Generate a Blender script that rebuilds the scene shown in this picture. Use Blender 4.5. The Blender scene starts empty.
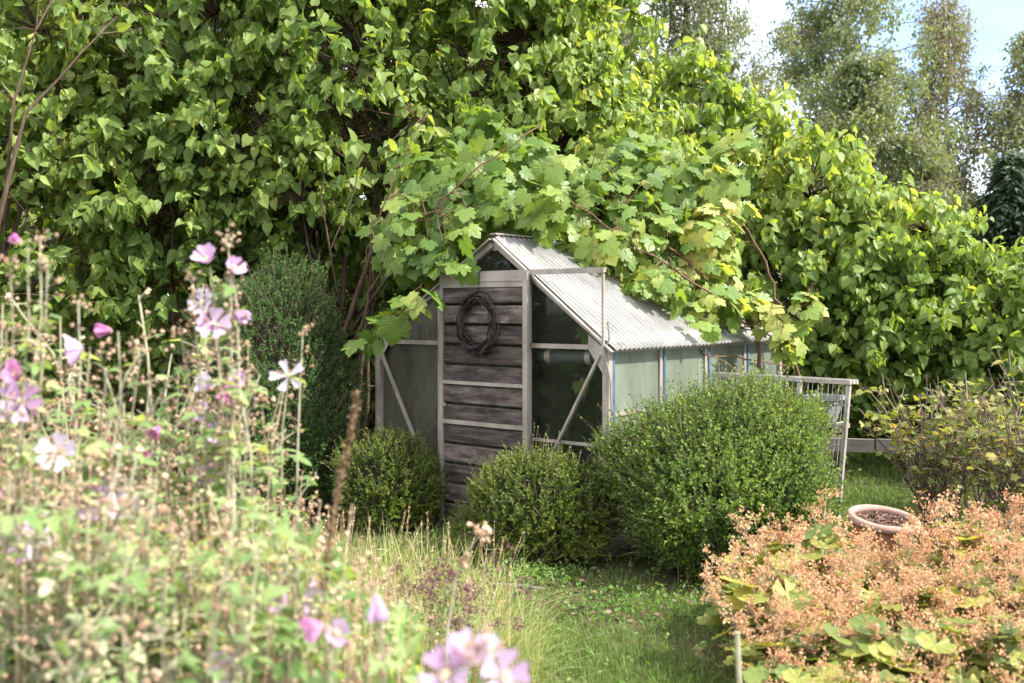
import bpy, math, random
import numpy as np
from mathutils import Vector

random.seed(7)
RNG = np.random.default_rng(11)
PI = math.pi
SC = bpy.context.scene
COL = SC.collection

# ------------------------------------------------------------------ camera numbers
H = 1.42          # eye height
F = 1000.0        # focal length in pixels at 1024 wide
HOR = 310.0       # horizon row
def P(px, py, d):
    """point seen at a pixel of the photograph, d metres in front of the lens"""
    return np.array([(px - 512.0) / F * d, d, H - (py - HOR) / F * d])
def G(px, d, z=0.0):
    return np.array([(px - 512.0) / F * d, d, z])

# ------------------------------------------------------------------ geometry helpers
def nrm(a):
    a = np.asarray(a, float)
    return a / np.maximum(np.linalg.norm(a, axis=-1, keepdims=True), 1e-9)

class Geo:
    def __init__(self):
        self.v = []; self.f = []; self.n = 0
    def add(self, v, f):
        v = np.asarray(v, float).reshape(-1, 3); f = np.asarray(f, int)
        if len(v) == 0 or len(f) == 0: return
        self.v.append(v); self.f.append(f + self.n); self.n += len(v)
    def box(self, lo, hi):
        x0, y0, z0 = lo; x1, y1, z1 = hi
        v = [(x0,y0,z0),(x1,y0,z0),(x1,y1,z0),(x0,y1,z0),(x0,y0,z1),(x1,y0,z1),(x1,y1,z1),(x0,y1,z1)]
        f = [(0,3,2,1),(4,5,6,7),(0,1,5,4),(1,2,6,5),(2,3,7,6),(3,0,4,7)]
        self.add(v, f)
    def cbox(self, lo, hi, c=0.004):
        """box with chamfered long edges (long axis x)"""
        x0, y0, z0 = lo; x1, y1, z1 = hi
        prof = [(y0+c,z0),(y1-c,z0),(y1,z0+c),(y1,z1-c),(y1-c,z1),(y0+c,z1),(y0,z1-c),(y0,z0+c)]
        v = [(x0,)+p for p in prof] + [(x1,)+p for p in prof]
        f = [(i, (i+1)%8, (i+1)%8+8, i+8) for i in range(8)]
        n0 = self.n
        self.add(v, f)
        self.f.append(np.array([[7,6,5,4,3,2,1,0]]) + n0); self.f.append(np.array([[8,9,10,11,12,13,14,15]]) + n0)
    def bar(self, a, b, w, h, up=(0,0,1)):
        """rectangular bar from a to b"""
        a = np.asarray(a, float); b = np.asarray(b, float)
        t = nrm(b - a); s = np.cross(t, up)
        if np.linalg.norm(s) < 1e-4: s = np.cross(t, (0,1,0))
        s = nrm(s) * w / 2; u = nrm(np.cross(s, t)) * h / 2
        v = [a-s-u, a+s-u, a+s+u, a-s+u, b-s-u, b+s-u, b+s+u, b-s+u]
        self.add(v, [(0,3,2,1),(4,5,6,7),(0,1,5,4),(1,2,6,5),(2,3,7,6),(3,0,4,7)])
    def tube(self, pts, rad, sides=6, cap=True):
        pts = np.asarray(pts, float); K = len(pts)
        rad = np.broadcast_to(np.asarray(rad, float), (K,))
        t = np.gradient(pts, axis=0); t = nrm(t)
        ref = np.array([0,0,1.0]) if abs(t[0][2]) < .9 else np.array([1.0,0,0])
        s = nrm(np.cross(t, ref)); u = np.cross(s, t)
        a = np.arange(sides) / sides * 2 * PI
        ring = pts[:,None,:] + rad[:,None,None] * (np.cos(a)[None,:,None]*s[:,None,:] + np.sin(a)[None,:,None]*u[:,None,:])
        f = []
        for k in range(K-1):
            for i in range(sides):
                j = (i+1) % sides
                f.append((k*sides+i, k*sides+j, (k+1)*sides+j, (k+1)*sides+i))
        n0 = self.n
        self.add(ring.reshape(-1,3), f)
        if cap:
            self.f.append(np.array([list(range((K-1)*sides, K*sides))]) + n0)
            self.f.append(np.array([list(range(sides))[::-1]]) + n0)
    def sticks(self, a, b, ra, rb, sides=3):
        a = np.asarray(a, float).reshape(-1,3); b = np.asarray(b, float).reshape(-1,3); N = len(a)
        if N == 0: return
        ra = np.broadcast_to(np.asarray(ra, float), (N,)); rb = np.broadcast_to(np.asarray(rb, float), (N,))
        t = nrm(b-a); ref = np.where(np.abs(t[:,2:3]) < .9, [[0,0,1.0]], [[1.0,0,0]])
        s = nrm(np.cross(t, ref)); u = np.cross(s, t)
        ang = np.arange(sides)/sides*2*PI
        off = np.cos(ang)[None,:,None]*s[:,None,:] + np.sin(ang)[None,:,None]*u[:,None,:]
        v = np.concatenate([a[:,None,:]+off*ra[:,None,None], b[:,None,:]+off*rb[:,None,None]], axis=1)
        f = np.array([(i,(i+1)%sides,(i+1)%sides+sides,i+sides) for i in range(sides)])
        ff = (f[None] + (np.arange(N)*2*sides)[:,None,None]).reshape(-1,4)
        self.add(v.reshape(-1,3), ff)
    def inst(self, tpl, pos, tip, nor, sc):
        """copies of a template (y = tip, z = normal) at many places"""
        tv, tfs = tpl
        pos = np.asarray(pos, float).reshape(-1,3); N = len(pos)
        if N == 0: return
        t = nrm(np.broadcast_to(tip, (N,3))); n = np.broadcast_to(nor, (N,3))
        x = np.cross(t, n); bad = np.linalg.norm(x, axis=1) < 1e-3
        x = np.where(bad[:,None], np.cross(t, [0.31,0.77,0.55]), x); x = nrm(x); n = np.cross(x, t)
        sc = np.asarray(sc, float)
        if sc.ndim <= 1: sc = np.broadcast_to(sc, (N,))[:,None] * np.ones((1,3))
        l = tv[None] * sc[:,None,:]
        v = pos[:,None,:] + l[...,0:1]*x[:,None,:] + l[...,1:2]*t[:,None,:] + l[...,2:3]*n[:,None,:]
        n0 = self.n; self.v.append(v.reshape(-1,3)); self.n += N*len(tv)
        for tf in tfs:
            tf = np.asarray(tf)
            self.f.append((tf[None] + (np.arange(N)*len(tv))[:,None,None]).reshape(-1, tf.shape[1]) + n0)
    def blades(self, base, az, length, lean, width, segs=3, curl=1.0):
        base = np.asarray(base, float).reshape(-1,3); N = len(base)
        if N == 0: return
        d = np.stack([np.cos(az), np.sin(az), 0*az], 1); s = np.stack([-np.sin(az), np.cos(az), 0*az], 1)
        rows = []
        for k in range(segs+1):
            q = k/segs
            ang = lean * (q*curl + (1-curl)) if curl else lean
            rows.append((q, ang))
        pts = [base]
        for k in range(segs):
            ang = lean*(0.35 + 1.0*(k+.5)/segs*curl)
            pts.append(pts[-1] + (length/segs)[:,None]*(np.sin(ang)[:,None]*d + np.cos(ang)[:,None]*np.array([[0,0,1.0]])))
        vs = []
        for k in range(segs):
            w = width*(1 - (k/segs)**1.6)*.5
            vs += [pts[k]-s*w[:,None], pts[k]+s*w[:,None]]
        vs.append(pts[-1])
        v = np.stack(vs, 1); M = 2*segs+1
        n0 = self.n; self.v.append(v.reshape(-1,3)); self.n += N*M
        o = (np.arange(N)*M)[:,None,None]
        if segs > 1:
            q = np.array([(2*k,2*k+1,2*k+3,2*k+2) for k in range(segs-1)])
            self.f.append((q[None]+o).reshape(-1,4)+n0)
        self.f.append((np.array([[2*segs-2,2*segs-1,2*segs]])[None]+o).reshape(-1,3)+n0)
    def build(self, name, mat, parent=None, origin=None, smooth=False):
        me = bpy.data.meshes.new(name)
        v = np.concatenate(self.v) if self.v else np.zeros((0,3))
        if origin is not None: v = v - np.asarray(origin)[None]
        me.vertices.add(len(v)); me.vertices.foreach_set('co', v.astype(np.float32).ravel())
        loops = np.concatenate([f.ravel() for f in self.f]); tot = np.concatenate([np.full(len(f), f.shape[1]) for f in self.f])
        start = np.concatenate([[0], np.cumsum(tot)[:-1]])
        me.loops.add(len(loops)); me.loops.foreach_set('vertex_index', loops.astype(np.int32))
        me.polygons.add(len(tot)); me.polygons.foreach_set('loop_start', start.astype(np.int32))
        me.polygons.foreach_set('use_smooth', np.full(len(tot), bool(smooth)))
        me.update(calc_edges=True)
        me.materials.append(mat)
        o = bpy.data.objects.new(name, me); COL.objects.link(o)
        if parent is not None: o.parent = parent
        elif origin is not None: o.location = origin
        return o

def tag(o, label=None, cat=None, group=None, kind=None):
    if label: o['label'] = label
    if cat: o['category'] = cat
    if group: o['group'] = group
    if kind: o['kind'] = kind
    return o
def thing(name, label, cat, loc=(0,0,0), rotz=0.0, group=None):
    o = bpy.data.objects.new(name, None); COL.objects.link(o)
    o.location = [float(c) for c in loc]; o.rotation_euler = (0,0,rotz); o.empty_display_size = .1
    return tag(o, label, cat, group)
def dup(root, loc, rotz, scale=1.0, label=None, group=None):
    r = root.copy(); COL.objects.link(r); r.location = [float(c) for c in loc]; r.rotation_euler = (0,0,rotz); r.scale = (scale,)*3
    if label: r['label'] = label
    if group: r['group'] = group
    for ch in list(root.children):
        c = ch.copy(); COL.objects.link(c); c.parent = r
        for g in list(ch.children):
            d = g.copy(); COL.objects.link(d); d.parent = c
    return r

# ------------------------------------------------------------------ leaf templates
def mirror_leaf(right, mid):
    """right: outline points (x,y,z); mid: midrib points, same count + 1 with shared ends handled by quads"""
    mid = np.array(mid, float); right = np.array(right, float)
    left = right * [-1,1,1]
    v = np.concatenate([mid, right, left]); m = len(mid); r = len(right)
    q = []; t = []
    for i in range(m-2):
        q.append((i, m+i, m+i+1, i+1)); q.append((i+1, m+r+i+1, m+r+i, i))
    t.append((m-2, m+r-1, m-1)); t.append((m-1, m+r+r-1, m-2))
    # base triangle is inside the first quad; the outline needs r == m-1 points
    return v, [np.array(q), np.array(t)]
HEART = mirror_leaf([(.25,-.09,.05),(.43,.20,.09),(.30,.58,.03)], [(0,0,0),(0,.33,-.02),(0,.66,-.06),(0,1.0,-.17)])
LANCE = mirror_leaf([(.07,.10,.02),(.15,.45,.05)], [(0,0,0),(0,.42,0),(0,1.0,-.12)])
OVATE = mirror_leaf([(.16,.12,.04),(.28,.45,.07)], [(0,0,0),(0,.45,-.02),(0,1.0,-.10)])
DIAMOND = (np.array([(0,0,0),(.27,.5,.07),(0,1,-.04),(-.27,.5,.07)], float), [np.array([(0,1,2),(0,2,3)])])
NEEDLE = (np.array([(0,0,0),(.09,.4,.03),(0,1,-.05),(-.09,.4,.03)], float), [np.array([(0,1,2),(0,2,3)])])
def fan_leaf(outline, centre, zf):
    o = np.array(outline, float); c = np.array(centre, float)
    v = np.concatenate([[c], c + (o-c)*.55, o])
    z = np.array([zf(x-c[0], y-c[1], k) for k,(x,y) in enumerate(v)])
    v = np.concatenate([v, z[:,None]], 1); n = len(o)
    t = np.array([(0, 1+i, 1+(i+1)%n) for i in range(n)])
    q = np.array([(1+i, 1+n+i, 1+n+(i+1)%n, 1+(i+1)%n) for i in range(n)])
    return v, [t, q]
_h = [(.05,-.02),(.20,-.16),(.34,-.12),(.45,-.17),(.43,.02),(.58,.10),(.60,.24),(.47,.30),(.56,.44),(.55,.60),(.40,.58),(.28,.52),(.30,.70),(.16,.84)]
GRAPE = fan_leaf(_h + [(0,1.0)] + [(-x,y) for x,y in _h[::-1]] , (0,.22), lambda x,y,k: -.22*(x*x+y*y) + .03*math.sin(9*x)*math.cos(7*y))
_h3 = [(.06,.0),(.26,-.04),(.40,.16),(.30,.30),(.44,.52),(.26,.56),(.16,.70)]
LOBED = fan_leaf(_h3 + [(0,1.0)] + [(-x,y) for x,y in _h3[::-1]], (0,.25), lambda x,y,k: -.22*(x*x+y*y) + .06*abs(x))
_m = [(.04,.02),(.22,.02),(.46,.26),(.40,.36),(.18,.30),(.22,.52),(.14,.80)]
MALLOWLEAF = fan_leaf(_m + [(0,1.0)] + [(-x,y) for x,y in _m[::-1]], (0,.2), lambda x,y,k: -.25*(x*x+y*y) + .12*abs(x))
def _round():
    pts = []; n = 54
    for i in range(n):
        th = -PI + .22 + (2*PI - .44)*i/(n-1)
        r = .43 + .055*abs(math.cos(4.5*th)) + .008*(i % 2)
        pts.append((r*math.sin(th), .42 + r*math.cos(th)))
    return fan_leaf([(0,.38)] + pts, (0,.42), lambda x,y,k: 0.22*(x*x+y*y) + .045*math.hypot(x,y)*math.cos(9*math.atan2(x,y)) )
ROUND = _round()
def _petal():
    right = [(.10,.12,.0),(.30,.55,.05),(.44,.84,.10),(.30,1.02,.05)]
    mid = [(0,0,0),(0,.35,-.02),(0,.66,-.01),(0,.84,.02),(0,.90,.03)]
    return mirror_leaf(right, mid)
PETAL = _petal()
def _ball():
    v = [(0,0,-1)]
    for z,r in ((-.5,.87),(.5,.87)):
        for i in range(5):
            a = 2*PI*(i + (.5 if z>0 else 0))/5; v.append((r*math.cos(a), r*math.sin(a), z))
    v.append((0,0,1))
    t = []
    for i in range(5):
        j = (i+1)%5
        t += [(0,1+j,1+i),(1+i,1+j,6+i),(1+j,6+j,6+i),(6+i,6+j,11)]
    return np.array(v,float), [np.array(t)]
BALL = _ball()
def _calyx():
    v, (t,) = _ball(); v = v*[.62,.62,.72]; n = len(v); V = [v]; T = [t]
    for i in range(6):
        a = 2*PI*i/6 + .3*(i%2); c, s_ = math.cos(a), math.sin(a); up = .5 if i%2 else 1.0
        V.append(np.array([(c*.45-s_*.35,s_*.45+c*.35,-.35),(c*.45+s_*.35,s_*.45-c*.35,-.35),(c*(1.35-.4*up),s_*(1.35-.4*up),up*1.1)])); T.append(np.array([(n,n+1,n+2)])); n += 3
    v = np.concatenate(V); v = v[:,[0,2,1]]
    return v, [np.concatenate(T)]
CALYX = _calyx()

# ------------------------------------------------------------------ materials
def newmat(name):
    m = bpy.data.materials.new(name); m.use_nodes = True
    nt = m.node_tree; nt.nodes.clear()
    out = nt.nodes.new('ShaderNodeOutputMaterial')
    return m, nt, out
def ramp(nt, src, stops, interp='LINEAR'):
    r = nt.nodes.new('ShaderNodeValToRGB'); r.color_ramp.interpolation = interp
    e = r.color_ramp.elements
    while len(e) < len(stops): e.new(.5)
    for el, (p, c) in zip(e, stops):
        el.position = p; el.color = (c[0], c[1], c[2], 1)
    nt.links.new(src, r.inputs[0]); return r.outputs[0]
def noise(nt, vec, scale, detail=4, rough=.6):
    n = nt.nodes.new('ShaderNodeTexNoise'); n.inputs['Scale'].default_value = scale
    n.inputs['Detail'].default_value = detail; n.inputs['Roughness'].default_value = rough
    if vec is not None: nt.links.new(vec, n.inputs['Vector'])
    return n.outputs['Fac']
def mapping(nt, scale=(1,1,1), kind='Object'):
    tc = nt.nodes.new('ShaderNodeTexCoord'); mp = nt.nodes.new('ShaderNodeMapping')
    mp.inputs['Scale'].default_value = scale
    nt.links.new(tc.outputs[kind], mp.inputs['Vector']); return mp.outputs[0]
def mixcol(nt, fac, a, b, mode='MIX'):
    m = nt.nodes.new('ShaderNodeMix'); m.data_type = 'RGBA'; m.blend_type = mode
    for s, val in ((m.inputs[0], fac), (m.inputs[6], a), (m.inputs[7], b)):
        if hasattr(val, 'is_linked'): nt.links.new(val, s)
        elif isinstance(val, (int, float)): s.default_value = val
        else: s.default_value = (val[0], val[1], val[2], 1)
    return m.outputs[2]
def principled(nt, col, rough=.6, spec=.4, metal=0.0, bump=None, bumpdist=.002, bumpstr=.5):
    p = nt.nodes.new('ShaderNodeBsdfPrincipled')
    if hasattr(col, 'is_linked'): nt.links.new(col, p.inputs['Base Color'])
    else: p.inputs['Base Color'].default_value = (*col, 1)
    if hasattr(rough, 'is_linked'): nt.links.new(rough, p.inputs['Roughness'])
    else: p.inputs['Roughness'].default_value = rough
    p.inputs['Specular IOR Level'].default_value = spec; p.inputs['Metallic'].default_value = metal
    if bump is not None:
        b = nt.nodes.new('ShaderNodeBump'); b.inputs['Strength'].default_value = bumpstr; b.inputs['Distance'].default_value = bumpdist
        nt.links.new(bump, b.inputs['Height']); nt.links.new(b.outputs[0], p.inputs['Normal'])
    return p
def leafmat(name, stops, trans=.5, warm=(1.5,1.35,.55), rough=.42, spec=.35, patch=.8):
    """leaf: random tint per leaf, clump-sized tint changes, thin-leaf translucency"""
    m, nt, out = newmat(name)
    g = nt.nodes.new('ShaderNodeNewGeometry')
    n1 = noise(nt, mapping(nt), patch, 2, .5)
    mx = nt.nodes.new('ShaderNodeMath'); mx.operation = 'MULTIPLY_ADD'
    nt.links.new(g.outputs['Random Per Island'], mx.inputs[0]); mx.inputs[1].default_value = .62
    sb = nt.nodes.new('ShaderNodeMath'); sb.operation = 'MULTIPLY_ADD'; nt.links.new(n1, sb.inputs[0]); sb.inputs[1].default_value = 1.1; sb.inputs[2].default_value = -.36
    nt.links.new(sb.outputs[0], mx.inputs[2])
    c = ramp(nt, mx.outputs[0], stops)
    p = principled(nt, c, rough, spec)
    t = nt.nodes.new('ShaderNodeBsdfTranslucent')
    tc = mixcol(nt, 1.0, c, warm, 'MULTIPLY'); nt.links.new(tc, t.inputs['Color'])
    ms = nt.nodes.new('ShaderNodeMixShader'); ms.inputs[0].default_value = trans
    nt.links.new(p.outputs[0], ms.inputs[1]); nt.links.new(t.outputs[0], ms.inputs[2]); nt.links.new(ms.outputs[0], out.inputs[0])
    return m
def plain(name, stops, scale=6.0, rough=.7, spec=.3, metal=0.0, vec=(1,1,1), bump=True, bumpdist=.002, island=0.0, detail=5):
    m, nt, out = newmat(name)
    f = noise(nt, mapping(nt, vec), scale, detail, .65)
    src = f
    if island:
        g = nt.nodes.new('ShaderNodeNewGeometry'); a = nt.nodes.new('ShaderNodeMath'); a.operation = 'MULTIPLY_ADD'
        nt.links.new(g.outputs['Random Per Island'], a.inputs[0]); a.inputs[1].default_value = island
        s = nt.nodes.new('ShaderNodeMath'); s.operation = 'SUBTRACT'; nt.links.new(f, s.inputs[0]); s.inputs[1].default_value = island/2
        nt.links.new(s.outputs[0], a.inputs[2]); src = a.outputs[0]
    c = ramp(nt, src, stops)
    p = principled(nt, c, rough, spec, metal, f if bump else None, bumpdist)
    nt.links.new(p.outputs[0], out.inputs[0]); return m

M = {}
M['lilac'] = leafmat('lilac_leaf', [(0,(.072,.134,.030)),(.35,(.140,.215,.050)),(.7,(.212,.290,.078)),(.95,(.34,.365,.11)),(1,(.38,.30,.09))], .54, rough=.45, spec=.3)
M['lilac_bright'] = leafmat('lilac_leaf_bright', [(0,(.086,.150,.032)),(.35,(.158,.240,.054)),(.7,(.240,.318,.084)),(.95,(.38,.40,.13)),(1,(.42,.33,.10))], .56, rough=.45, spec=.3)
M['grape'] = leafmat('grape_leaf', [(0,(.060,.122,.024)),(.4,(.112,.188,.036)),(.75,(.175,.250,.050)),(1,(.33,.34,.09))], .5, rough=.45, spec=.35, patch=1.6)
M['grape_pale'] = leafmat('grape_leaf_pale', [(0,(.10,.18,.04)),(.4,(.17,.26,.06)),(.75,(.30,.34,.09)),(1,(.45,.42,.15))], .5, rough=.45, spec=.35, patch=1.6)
M['box'] = leafmat('box_leaf', [(0,(.030,.075,.013)),(.4,(.080,.152,.023)),(.75,(.150,.228,.036)),(1,(.26,.32,.065))], .36, rough=.5, spec=.22, patch=3)
M['box_yellow'] = leafmat('box_leaf_yellow', [(0,(.040,.075,.012)),(.4,(.075,.125,.016)),(.75,(.125,.165,.022)),(1,(.20,.22,.035))], .36, rough=.5, spec=.22, patch=3)
M['conifer'] = leafmat('column_leaf', [(0,(.022,.060,.014)),(.5,(.042,.095,.022)),(1,(.085,.145,.035))], .3, rough=.55, spec=.15, patch=3)
M['willow'] = leafmat('willow_leaf', [(0,(.085,.115,.065)),(.5,(.14,.17,.10)),(1,(.22,.235,.15))], .4, patch=.35)
M['birch'] = leafmat('birch_leaf', [(0,(.085,.125,.06)),(.5,(.14,.18,.095)),(1,(.22,.24,.14))], .45, patch=.4)
M['birch_brown'] = leafmat('birch_leaf_brown', [(0,(.10,.105,.07)),(.5,(.16,.16,.11)),(1,(.24,.225,.155))], .4, patch=.4)
M['spruce'] = leafmat('spruce_needles', [(0,(.030,.055,.030)),(.5,(.050,.080,.046)),(1,(.085,.115,.065))], .15, patch=.5)
M['mallow_leaf'] = leafmat('mallow_leaf', [(0,(.095,.17,.055)),(.4,(.165,.255,.095)),(.75,(.28,.36,.16)),(1,(.45,.43,.22))], .5, rough=.6, spec=.2, patch=2)
M['fresh'] = leafmat('fresh_leaf', [(0,(.055,.13,.025)),(.5,(.10,.20,.04)),(1,(.19,.28,.07))], .45, rough=.5, spec=.3, patch=3)
M['pale'] = leafmat('pale_leaf', [(0,(.15,.20,.11)),(.5,(.26,.30,.18)),(1,(.42,.42,.28))], .4, rough=.6, spec=.2, patch=3)
M['mantle'] = leafmat('mantle_leaf', [(0,(.07,.11,.025)),(.40,(.13,.17,.036)),(.7,(.23,.24,.052)),(1,(.38,.33,.09))], .42, rough=.5, spec=.35, patch=3)
M['froth'] = leafmat('dry_flower_froth', [(0,(.36,.175,.09)),(.45,(.52,.295,.165)),(.8,(.64,.42,.26)),(1,(.72,.56,.38))], .35, warm=(1.05,.98,.9), rough=.8, spec=.1, patch=2.5)
M['currant'] = leafmat('currant_leaf', [(0,(.08,.12,.03)),(.4,(.15,.19,.05)),(.75,(.27,.27,.08)),(1,(.34,.21,.10))], .45, rough=.5, spec=.3, patch=3)
M['red'] = leafmat('red_leaf', [(0,(.08,.008,.012)),(.5,(.17,.018,.025)),(1,(.28,.05,.05))], .4, warm=(1.3,.8,.7), patch=3)
M['oregano'] = leafmat('oregano_head', [(0,(.055,.025,.030)),(.5,(.12,.055,.065)),(1,(.22,.13,.13))], .2, warm=(1,1,1), rough=.8, spec=.1, patch=4)
M['grass'] = leafmat('grass_blade', [(0,(.055,.105,.022)),(.4,(.095,.155,.035)),(.75,(.15,.21,.055)),(1,(.30,.27,.12))], .35, rough=.5, spec=.25, patch=1.1)
M['tallgrass'] = leafmat('tall_grass_blade', [(0,(.14,.19,.05)),(.45,(.24,.29,.10)),(.8,(.40,.39,.19)),(1,(.52,.47,.30))], .4, rough=.5, spec=.25, patch=2)
M['seed'] = plain('dry_seed_head', [(.2,(.20,.12,.075)),(.5,(.38,.25,.17)),(.8,(.52,.40,.29))], 60, .9, .1, island=.7)
M['greenbud'] = plain('green_bud', [(.2,(.20,.22,.09)),(.5,(.36,.36,.18)),(.8,(.50,.46,.28))], 60, .9, .1, island=.7)
M['stem'] = plain('mallow_stem', [(.2,(.15,.13,.085)),(.5,(.25,.235,.15)),(.8,(.35,.34,.25))], 25, .8, .15, island=.5)
M['dryspike'] = plain('dock_spike', [(.2,(.07,.042,.022)),(.5,(.15,.10,.058)),(.8,(.25,.185,.11))], 80, .9, .1, island=.8)
M['bark'] = plain('lilac_bark', [(.2,(.035,.022,.016)),(.5,(.075,.050,.036)),(.8,(.13,.095,.072))], 30, .9, .1, vec=(1,1,.25), bumpdist=.006)
M['vinebark'] = plain('vine_bark', [(.2,(.06,.036,.022)),(.5,(.12,.072,.045)),(.8,(.19,.125,.085))], 40, .9, .1, vec=(1,1,.3), bumpdist=.004)
M['birchbark'] = plain('birch_bark', [(.38,(.06,.05,.045)),(.48,(.42,.40,.37)),(.8,(.60,.58,.54))], 3, .8, .2, vec=(1,1,2.5))
M['twig'] = plain('currant_twig', [(.2,(.06,.04,.032)),(.5,(.12,.085,.068)),(.8,(.22,.17,.14))], 30, .9, .1, island=.5)
M['petal'] = leafmat('mallow_petal', [(0,(.42,.25,.43)),(.5,(.54,.36,.54)),(1,(.62,.47,.62))], .45, warm=(1.05,.95,1.05), rough=.6, spec=.2, patch=6)
M['petal_pink'] = leafmat('mallow_petal_pink', [(0,(.44,.13,.34)),(.5,(.54,.22,.43)),(1,(.60,.34,.53))], .45, warm=(1.05,.9,1.0), rough=.6, spec=.2, patch=6)
M['petal_white'] = leafmat('mallow_petal_white', [(0,(.50,.42,.52)),(.5,(.58,.51,.60)),(1,(.64,.58,.65))], .4, warm=(1,.98,1.02), rough=.6, spec=.2, patch=6)
M['stamen'] = plain('stamen', [(.2,(.45,.34,.20)),(.8,(.66,.55,.38))], 90, .9, .1)
M['alu'] = plain('old_aluminium', [(.25,(.13,.108,.088)),(.5,(.225,.195,.165)),(.8,(.31,.28,.25))], 9, .55, .35, metal=.0, vec=(1,1,.4), bumpdist=.001)
M['blue'] = plain('blue_seal', [(.2,(.03,.065,.115)),(.8,(.05,.10,.17))], 15, .6, .3)
M['painted'] = plain('flaking_white_paint', [(.30,(.11,.095,.08)),(.45,(.22,.20,.18)),(.7,(.32,.30,.275))], 22, .65, .3, bumpdist=.001)
M['grey_plastic'] = plain('grey_plastic', [(.2,(.12,.125,.13)),(.8,(.20,.205,.21))], 12, .5, .4)
M['darkroll'] = plain('dark_shade_cloth', [(.2,(.035,.036,.034)),(.8,(.065,.066,.062))], 12, .7, .2)
M['white_plastic'] = plain('white_plastic', [(.2,(.62,.62,.62)),(.8,(.76,.76,.76))], 8, .4, .4)
M['fence'] = plain('grey_plank', [(.2,(.06,.05,.044)),(.5,(.125,.11,.098)),(.8,(.20,.185,.17))], 10, .9, .1, vec=(.25,3,3), island=.3)
M['soil'] = plain('dark_soil', [(.2,(.018,.012,.010)),(.5,(.045,.030,.024)),(.8,(.11,.08,.065))], 60, .95, .1, bumpdist=.02)
M['chip'] = plain('bark_mulch', [(.2,(.05,.028,.022)),(.5,(.11,.065,.050)),(.8,(.20,.13,.105))], 40, .95, .1, island=.8)
M['twigdark'] = plain('wreath_twig', [(.2,(.006,.005,.005)),(.5,(.018,.014,.013)),(.8,(.07,.058,.052))], 35, .85, .2, island=.7)

def wood_planks():
    m, nt, out = newmat('weathered_boards')
    g = nt.nodes.new('ShaderNodeNewGeometry')
    tc = nt.nodes.new('ShaderNodeTexCoord'); mp = nt.nodes.new('ShaderNodeMapping'); mp.inputs['Scale'].default_value = (2.6, 20, 15)
    ad = nt.nodes.new('ShaderNodeVectorMath'); ad.operation = 'MULTIPLY_ADD'
    cb = nt.nodes.new('ShaderNodeCombineXYZ'); nt.links.new(g.outputs['Random Per Island'], cb.inputs[0]); nt.links.new(g.outputs['Random Per Island'], cb.inputs[2])
    nt.links.new(cb.outputs[0], ad.inputs[0]); ad.inputs[1].default_value = (37, 0, 3.3); nt.links.new(tc.outputs['Object'], ad.inputs[2])
    nt.links.new(ad.outputs[0], mp.inputs['Vector'])
    grain = noise(nt, mp.outputs[0], 1.6, 8, .68)
    fine = nt.nodes.new('ShaderNodeMapping'); fine.inputs['Scale'].default_value = (4, 60, 150); nt.links.new(ad.outputs[0], fine.inputs['Vector'])
    fg = noise(nt, fine.outputs[0], 1.2, 5, .7)
    blot = noise(nt, ad.outputs[0], 5.5, 4, .6)
    c1 = ramp(nt, grain, [(.30,(.011,.009,.008)),(.44,(.056,.046,.043)),(.60,(.122,.104,.097)),(.75,(.29,.265,.25))])
    c2 = ramp(nt, fg, [(.30,(.30,.28,.28)),(.55,(1,1,1)),(.8,(1.5,1.5,1.5))])
    c = mixcol(nt, .75, c1, c2, 'MULTIPLY')
    c = mixcol(nt, ramp(nt, blot, [(.52,(0,0,0)),(.72,(.75,.75,.75))]), c, (.018,.014,.014))
    tint = ramp(nt, g.outputs['Random Per Island'], [(0,(.64,.61,.60)),(.5,(1.08,1.03,1.01)),(1,(1.6,1.53,1.48))])
    c = mixcol(nt, 1.0, c, tint, 'MULTIPLY')
    # knots
    vo = nt.nodes.new('ShaderNodeTexVoronoi'); km = nt.nodes.new('ShaderNodeMapping'); km.inputs['Scale'].default_value = (2.6, 1, 6.2)
    nt.links.new(ad.outputs[0], km.inputs['Vector']); nt.links.new(km.outputs[0], vo.inputs['Vector']); vo.inputs['Scale'].default_value = 1.0
    c = mixcol(nt, ramp(nt, vo.outputs['Distance'], [(.05,(.85,.85,.85)),(.11,(0,0,0))]), c, (.035,.022,.018))
    p = principled(nt, c, .85, .2, 0, grain, .004, .7)
    nt.links.new(p.outputs[0], out.inputs[0]); return m
M['boards'] = wood_planks()

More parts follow.
